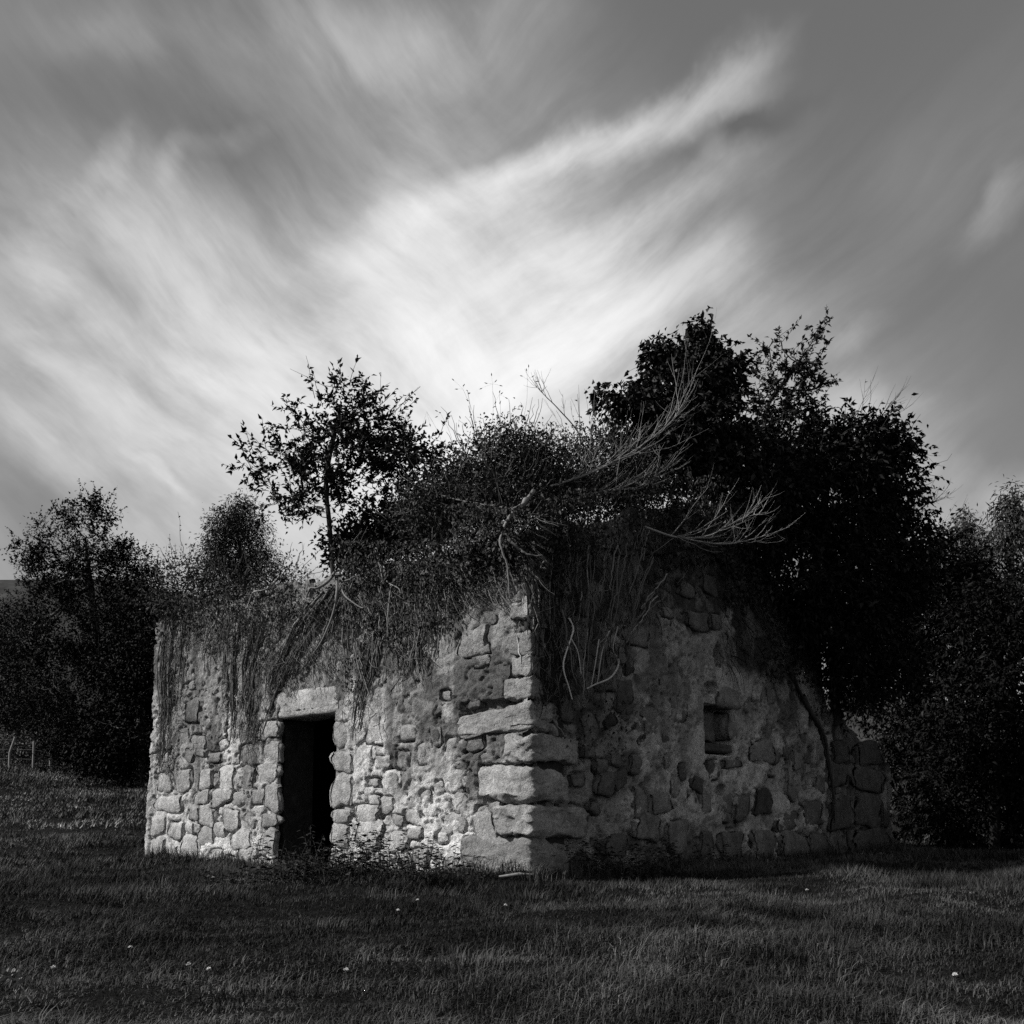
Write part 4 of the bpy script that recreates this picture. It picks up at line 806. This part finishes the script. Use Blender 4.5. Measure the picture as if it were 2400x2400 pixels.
for path, r0, c in (([(1325, 1450), (1335, 1475), (1328, 1500), (1310, 1560), (1322, 1610), (1330, 1640)], .012, .8), ([(1328, 1495), (1345, 1530), (1352, 1580)], .008, .7), ([(1440, 1545), (1438, 1565), (1420, 1590), (1385, 1605), (1365, 1615)], .014, .55), ([(1420, 1480), (1402, 1530), (1392, 1590), (1388, 1605)], .009, .5), ([(1395, 1500), (1385, 1560), (1375, 1612)], .009, .5), ([(1440, 1470), (1428, 1520), (1440, 1545)], .008, .45)):
    c2 = catmull(np.array([on_gable(*q_) for q_ in path]), 22); v, f = tube(PG(c2[:, 0], c2[:, 1], .09), np.linspace(r0, r0*.5, 22), 6); mesh_obj('stem', v, f, M_BARK, g6, smoothed=True, color=c)
rootlets(g6, 'G', [(1290, 1200, 1560, 1450, 420, -8, .3), (1300, 1450, 1450, 1620, 120, -20, .25), (1560, 1150, 1660, 1330, 200, -5, .3)], .0045, .13)
wall_leaves(g6, 'G', [(1250, 1150, 1560, 1290, 1300, .25), (1480, 1120, 1740, 1230, 1300, .3), (1640, 1180, 1740, 1300, 400, .2), (1280, 1640, 1480, 1760, 160, .08)], .045, .03, (.5, 1.6))
g7 = empty('wall_ivy', PG(6.2, 2.6, .05), 'dark ivy curtain with a thick stem along the gable\'s right side', 'ivy')
wall_stems(g7, 'G', [(1850, 1560), (1895, 1660), (1930, 1730), (1950, 1850), (1952, 1950)], 5, .05, .024, .07); wall_stems(g7, 'G', [(1720, 1330), (1790, 1440), (1860, 1580)], 12, .16, .012, .08)
rootlets(g7, 'G', [(1680, 1280, 1900, 1560, 380, 30, .3)], .005, .07); wall_leaves(g7, 'G', [(1560, 1180, 1760, 1330, 900, .2), (1700, 1200, 1830, 1420, 1300, .2), (1780, 1350, 1960, 1600, 1400, .22), (1900, 1560, 2080, 1680, 500, .2)], .07, .045, (.4, 1.4))

# ------------------------------------------------------------------ grass of the pasture
def spears(base, h, w, yaw, lean):
    """Far blades: one leaning sliver each."""
    n = len(base); dx = np.stack([np.cos(yaw), np.sin(yaw), np.zeros(n)], 1); sd = np.stack([-np.sin(yaw), np.cos(yaw), np.zeros(n)], 1)
    v = np.stack([base+sd*w[:, None]*.5, base-sd*w[:, None]*.5, base+UP*h[:, None]*.9+dx*(h*lean)[:, None]], 1).reshape(-1, 3)
    return v, np.arange(n*3).reshape(-1, 3)
def pasture(xy, hmin, hmax, wd, tone_lo, tone_hi, seed, far=False):
    x, y = xy[:, 0], xy[:, 1]; n = len(x); z = zt(x, y); tall = fbm(x*1.3, y*1.3, 3, seed); clump = fbm(x*4.5, y*4.5, 2, seed+5)
    h = (hmin+(hmax-hmin)*rng.random(n)**2.0)*(.55+.95*smooth(tall, .38, .72))*(.6+.9*clump)
    yaw = rng.uniform(0, 2*math.pi, n)+0*x
    v, f = spears(np.stack([x, y, z-.01], 1), h, 1.15*wd*rng.uniform(.6, 1.4, n), yaw, rng.uniform(.1, 1.2, n)) if far else blades(np.stack([x, y, z-.01], 1), h, wd*rng.uniform(.6, 1.4, n), yaw, rng.uniform(0, .8, n), rng.uniform(.1, 1.1, n))
    t_ = rng.uniform(tone_lo, tone_hi, n)*(.45+.9*smooth(fbm(x*.7, y*.9, 3, seed+13), .3, .7))*(.6+.8*smooth(fbm(x*3.1, y*3.6, 2, seed+17), .3, .7)); dry = rng.random(n) < .05; t_ = np.where(dry, t_*2.2, t_)
    return v, f, np.repeat(t_, 3 if far else 5)
def inside_house(x, y):
    rx, ry = x-K[0], y-K[1]; u = rx*DL[0]+ry*DL[1]; v = rx*DR[0]+ry*DR[1]
    return (u > .02) & (u < LEN_F-.02) & (v > .02) & (v < LEN_G-.05) & ~((u > DOOR_U0) & (u < DOOR_U1) & (v < 1.5)) | ((u > .03) & (u < .6) & (v > .02) & (v < LEN_G+LEN_LEAN-.05))
def scatter(y0, y1, dens, half=.60, pad=1.2, xmin=None, xmax=None):
    xm = half*y1+pad; n = int(dens*2*xm*(y1-y0)); x = rng.uniform(-xm, xm, n); y = rng.uniform(y0, y1, n); k = (np.abs(x) < half*y+pad)
    if xmin is not None: k &= x > xmin
    if xmax is not None: k &= x < xmax
    k &= ~inside_house(x, y); return np.stack([x[k], y[k]], 1)
gp = [pasture(scatter(2.2, 4.2, 9500), .030, .080, .0036, .6, 1.4, 300), pasture(scatter(4.2, 7, 6500), .032, .085, .0046, .6, 1.4, 300), pasture(scatter(7, 10.5, 4200), .035, .09, .0066, .6, 1.4, 300, True),
      pasture(scatter(10.5, 18, 1600), .04, .095, .012, .7, 1.5, 300, True), pasture(scatter(18, 42, 300, xmax=-3), .05, .12, .030, 1.5, 2.7, 300, True), pasture(scatter(18, 24, 240, xmin=3), .05, .12, .030, .9, 1.7, 300, True)]
vs, fs, ts, o = [], [], [], 0
for v, f, t_ in gp: vs.append(v); fs.append(f+o); ts.append(t_*(1+.45*smooth(v[:, 1]-.5*v[:, 0], 14, 24)*smooth(-v[:, 0], 2, 6)*(v[:, 1] < 18.2))); o += len(v)
tag(mesh_obj('grass', np.concatenate(vs), np.concatenate(fs), M_GRASS, attr=np.concatenate(ts)), 'short dark pasture grass all round the cottage', 'grass', 'stuff')
print('grass tris', sum(len(f) for f in fs))

def tussock(x, y, n, h, spread, label, w=.005, tone=(.5, 1.3), name='grass_tuft', group='taller grass tufts', z=None, lean=.6):
    a = rng.uniform(0, 2*math.pi, n); r = spread*np.sqrt(rng.random(n)); bx, by = x+r*np.cos(a), y+r*np.sin(a); bz = zt(bx, by)-.01 if z is None else np.full(n, z)
    v, f = blades(np.stack([bx, by, bz], 1)-(np.array([x, y, 0])), h*.75*rng.uniform(.3, 1.15, n), w*rng.uniform(.6, 1.3, n), a+rng.normal(size=n)*.6, rng.uniform(.05, lean, n), rng.uniform(.1, .9, n))
    ob = mesh_obj(name, v, f, M_GRASS, attr=np.repeat(rng.uniform(*tone, n)*(1+.8*(rng.random(n) < .12)), 5)); ob.location = (x, y, 0); return tag(ob, label, 'grass tuft', group=group)
def gpos(px, py):
    p = on_plane_z(px, py, 0.0)
    for _ in range(6): p = on_plane_z(px, py, float(zt(p[0], p[1])))
    return p
for px, py, n, h, sp, lb in ((1085, 2290, 260, .17, .22, 'pale bushy grass tuft in the foreground just left of centre'), (1700, 2160, 200, .16, .30, 'dark grass tuft before the gable in mid foreground'), (720, 2180, 180, .15, .25, 'grass tuft in front of the door\'s right jamb'), (880, 2110, 170, .18, .3, 'long grass tuft before the wall right of the door'),
                             (1230, 2095, 160, .20, .22, 'grass tuft at the foot of the near corner'), (1680, 2050, 140, .24, .25, 'thin upright grass tuft at the foot of the gable'), (2330, 2120, 200, .17, .35, 'lighter grass tuft by the right edge of the pasture'), (560, 2330, 220, .13, .3, 'grass tuft near the bottom edge left of centre'),
                             (1900, 2330, 220, .13, .3, 'grass tuft near the bottom edge right of centre'), (330, 2080, 200, .17, .35, 'grass tuft left of the cottage\'s far end')):
    p = gpos(px, py); tussock(p[0], p[1], n, h, sp, lb)
# rank grass along the wall feet
def foot_grass(name, wall, a0, a1, n, label, h=.24):
    a = rng.uniform(a0, a1, n); PW = PF if wall == 'F' else PG; b = PW(a, 0, rng.uniform(.02, .28, n)**1); b[:, 2] = zt(b[:, 0], b[:, 1])-.02
    v, f = blades(b, h*rng.uniform(.3, 1.2, n), .007*rng.uniform(.6, 1.3, n), rng.uniform(0, 6.28, n), rng.uniform(.05, .6, n), rng.uniform(.1, .9, n)); tag(mesh_obj(name, v, f, M_GRASS, attr=np.repeat(rng.uniform(.8, 1.9, n), 5)), label, 'grass', 'stuff')
foot_grass('grass', 'F', -.3, LEN_F+.4, 1900, 'rank grass along the foot of the door wall'); foot_grass('grass', 'G', -.2, LEN_G+LEN_LEAN+.3, 2400, 'rank grass along the foot of the gable')

# weeds
def weeds(name, label, px, py, n, height, spread, leaf, tone, wall=None, group=None, flat=False):
    p0 = gpos(px, py); root = empty(name, (p0[0], p0[1], float(zt(p0[0], p0[1]))), label, 'weed', group); tb = []; C = []; D = []; Nn = []
    for k in range(n):
        b = p0+np.array([rng.normal()*spread, rng.normal()*spread*.45, 0]); b[2] = float(zt(b[0], b[1]))-.02; le = height*rng.uniform(.35, 1.1); ld = rng.normal(size=2)*.22; m = 7; t_ = np.linspace(0, 1, m)
        pts = b+np.stack([ld[0]*le*t_**1.5, ld[1]*le*t_**1.5, le*t_], 1); tb.append(tube(pts, np.linspace(.004, .0015, m), 3)); q_ = max(8, int(le/.022)); tt = np.linspace(.12, 1, q_)
        c = b+np.stack([ld[0]*le*tt**1.5, ld[1]*le*tt**1.5, le*tt], 1); th = np.arange(q_)*2.4+rng.random()*6; C.append(c); D.append(np.stack([np.cos(th), np.sin(th), .25-.5*rng.random(q_)], 1)); Nn.append(unit(UP+rng.normal(size=(q_, 3))*.4))
    C, D, Nn = map(np.concatenate, (C, D, Nn)); sz = rng.uniform(.5, 1.2, len(C)); v, f = join(tb); mesh_obj('stalks', v, f, M_BARK, root, color=.06)['kind'] = 'stuff'; v, f = leaf_mesh(C, D, Nn, leaf*sz, leaf*.42*sz); o_ = mesh_obj('leaves', v, f, M_LEAF, root, attr=tones(len(C), 4, *tone)); return root
weeds('nettle_clump', 'dark nettle clump right of the doorway', 845, 2058, 70, .46, .36, .07, (.3, 1.3)); weeds('nettle_clump', 'low dark weeds on the doorstep', 710, 2066, 40, .30, .30, .06, (.3, 1.2)); weeds('willowherb_plant', 'thin upright weed with narrow leaves against the bright plaster', 1050, 2066, 6, .36, .08, .085, (1.2, 2.4))
weeds('nettle_clump', 'dark weeds and grass heaped against the wall before the corner', 960, 2068, 36, .26, .34, .055, (.3, 1.3)); weeds('dock_clump', 'leafy dark weeds heaped along the gable foot beside the corner', 1370, 2052, 95, .40, .46, .075, (.3, 1.8)); weeds('dock_clump', 'low leafy weeds at the middle of the gable foot', 1560, 2035, 50, .28, .45, .07, (.3, 1.5)); weeds('willowherb_plant', 'tall single weed beside the doorway on bright stone', 905, 2050, 4, .42, .05, .08, (.9, 1.8))
weeds('dock_clump', 'small weeds at the foot of the wall left of the doorway', 590, 2075, 18, .16, .35, .06, (.6, 1.6)); weeds('dock_clump', 'pale-leaved small weed by the low end wall\'s far corner', 2080, 2012, 4, .16, .06, .09, (2., 5.))

# wall-top grasses and seed heads
def top_grass(label, x0, x1, ybase, n, h, w, back, tone, lean=.5, seeds=0, name='wall_top_grass'):
    u0, u1 = on_front(x0, ybase)[0], on_front(x1, ybase)[0]; u = rng.uniform(min(u0, u1), max(u0, u1), n); b = PF(u, H_EAVE-.12, -rng.uniform(-.08, back, n)); b[:, 2] += (fbm(u*3, u*0, 2, 7)-.5)*.15
    root = empty(name, b[0], label, 'grass'); hh = h*rng.uniform(.25, 1.1, n)*(.5+fbm(u*2, u*0+4, 2, 44))
    v, f = blades(b, hh, w*rng.uniform(.6, 1.3, n), rng.uniform(0, 6.28, n), rng.uniform(.02, lean, n), rng.uniform(0, .8, n)); mesh_obj('leaves', v, f, M_GRASS, root, attr=np.repeat(rng.uniform(*tone, n), 5)); tb = []
    for k in range(seeds):
        p = b[rng.integers(n)]; le = h*rng.uniform(.8, 1.3); d = np.array([rng.normal()*.2, 0, 1]); pts = p+d*le*np.linspace(0, 1, 6)[:, None]; tb.append(tube(pts, .0018, 3)); t2 = pts[-1]; tb.append(tube(t2+d*np.linspace(0, .10, 6)[:, None], np.array([.002, .007, .009, .007, .004, .001]), 4))
    if tb: v, f = join(tb); mesh_obj('seed_heads', v, f, M_BARK, root, color=.09)['kind'] = 'stuff'
top_grass('tall grass with seed heads on the far left wall top', 360, 520, 1440, 700, .62, .008, .9, (.6, 1.7), seeds=22); top_grass('short grass on the wall top under the round tree', 500, 720, 1430, 800, .36, .007, .9, (.7, 2.0), seeds=6); top_grass('wispy dry grass among the bramble on the near corner', 980, 1240, 1260, 900, .7, .006, 1.0, (.9, 2.6), .7)
plant('wall_top_shrub', 'low leafy shrub on the left wall top', 'bush', [(470, 1430, 13.0), (475, 1370, 13.2)], [ell(430, 1350, 60, 50, 13.2), ell(500, 1370, 70, 40, 13.1), ell(590, 1380, 70, 34, 12.7), ell(660, 1350, 60, 40, 12.3), ell(380, 1400, 40, 40, 13.4)], 190, 26, .045, .022, .02, .0025, .10, bark=.1, outer=60, sprig_len=.25, tone=(.8, 2.0), bare=60)
st = empty('seed_grass', at(1150, 1120, 10.4), 'thin tall seed stalks standing against the bright sky above the bramble', 'grass'); tb = []
for bx, by, tx, ty, heads in ((1120, 1010, 1085, 912, [(1062, 890), (1070, 912), (1087, 903)]), (1150, 1020, 1154, 900, [(1152, 878), (1127, 911), (1139, 898), (1162, 893), (1174, 904)]), (1225, 990, 1236, 890, [(1239, 858), (1222, 881), (1249, 882), (1258, 894), (1234, 867)]), (1168, 1000, 1170, 925, [(1171, 918), (1187, 933), (1161, 944), (1176, 922)]), (1065, 1050, 1032, 968, [(1023, 963), (1031, 967), (1023, 977)]), (1040, 1050, 1000, 965, [(1008, 996), (990, 1000)]), (1090, 1000, 1075, 985, [(1078, 978), (1075, 998), (1090, 998)])):
    p = catmull(np.array([at(bx, by, 10.4), at((bx+tx)/2+4, (by+ty)/2, 10.4), at(tx, ty, 10.4)]), 8); tb.append(tube(p, .0012, 3))
    for hx_, hy_ in heads:
        c = at(hx_, hy_, 10.4); tb.append(tube(np.array([p[-1], (p[-1]+c)/2+UP*.004, c]), .0006, 3)); d = unit(c-p[-1]+rng.normal(size=3)*.01); tb.append(tube(c+d*np.linspace(-.018, .02, 5)[:, None], [.001, .005, .006, .004, .001], 4))
v, f = join(tb); mesh_obj('stalks', v, f, M_BARK, st, color=.06)['kind'] = 'stuff'

# ------------------------------------------------------------------ small things
CLOVER = ['nearest the wall right of the door', 'just below the one nearest the wall', 'lowest one below the doorway', 'left of the pale tuft', 'alone in the dark hollow on the left', 'leftmost of all', 'below the near corner', 'in front of the gable', 'lowest one near the right edge', 'just left of the lowest below the doorway']
for i, (px, py) in enumerate(((978, 2144), (932, 2170), (488, 2328), (810, 2338), (304, 2270), (122, 2322), (1185, 2160), (1892, 2117), (2240, 2330), (440, 2315))):
    p = gpos(px, py); z = float(zt(p[0], p[1])); fl = empty('clover_flower', (p[0], p[1], z), 'tiny white clover flower head in the grass, '+CLOVER[i], 'flower', 'clover flowers in the grass'); top = np.array([p[0], p[1], z+.10])
    v, f = tube(np.array([[p[0], p[1], z], [p[0]+.005, p[1], z+.05], top]), .0012, 4); mesh_obj('stalk', v, f, M_BARK, fl, color=.08); d = randdir(46); d[:, 2] = np.abs(d[:, 2])*.9-.15; v, f = leaf_mesh(top+d*.002, d, randdir(46), .011, .004); mesh_obj('flower_head', v, f, M_FLOWER, fl)
p = gpos(1215, 2062); v, f = tube(np.array([[p[0]-.18, p[1]-.05, .05], [p[0], p[1]-.06, .075], [p[0]+.14, p[1]-.04, .07]]), [.012, .018, .008], 7); tag(mesh_obj('fallen_stick', v, f, M_WOOD, smoothed=True), 'pale broken stick lying in grass below the near corner', 'stick')
fr = empty('fern_frond', gpos(30, 2330), 'pale dry fern frond at the lower left edge of the pasture', 'fern'); b = gpos(75, 2350); tip = at(2, 2285, b[1]); ax = catmull(np.array([b, (b+tip)/2+UP*.03, tip]), 16); v, f = tube(ax, np.linspace(.003, .001, 16), 4); mesh_obj('stalk', v, f, M_BARK, fr, color=.3)
k = np.repeat(np.arange(6, 16), 6); dd = np.where(np.arange(60)[:, None] % 2, 1, -1)*np.array([.5, 0, .7])+rng.normal(size=(60, 3))*.3; v, f = leaf_mesh(ax[k], dd, randdir(60), .04, .014); mesh_obj('leaflets', v, f, M_LEAF, fr, attr=np.full(240, 6.))
# fence at the field edge
fe = empty('wire_fence', at(90, 1790, 36), 'old wire fence with thin posts at the far left field edge', 'fence')
tops = []
for px in (-40, 22, 78, 118, 172):
    b = at(px, 1786, 36); z = float(zt(b[0], b[1])); hgt = 1.15 if px != 172 else 1.0; tp = np.array([b[0]+rng.normal()*.06, 36, z+hgt]); v, f = tube(np.array([[b[0], 36, z-.2], [b[0], 36, z+hgt*.5], tp]), .045, 6); mesh_obj('post', v, f, M_WOOD, fe); tops.append((b[0], z))
for hh in (.35, .7, 1.05):
    v, f = tube(np.array([[x, 36, z+hh] for x, z in tops]), .006, 3); mesh_obj('wire', v, f, M_WOOD, fe)
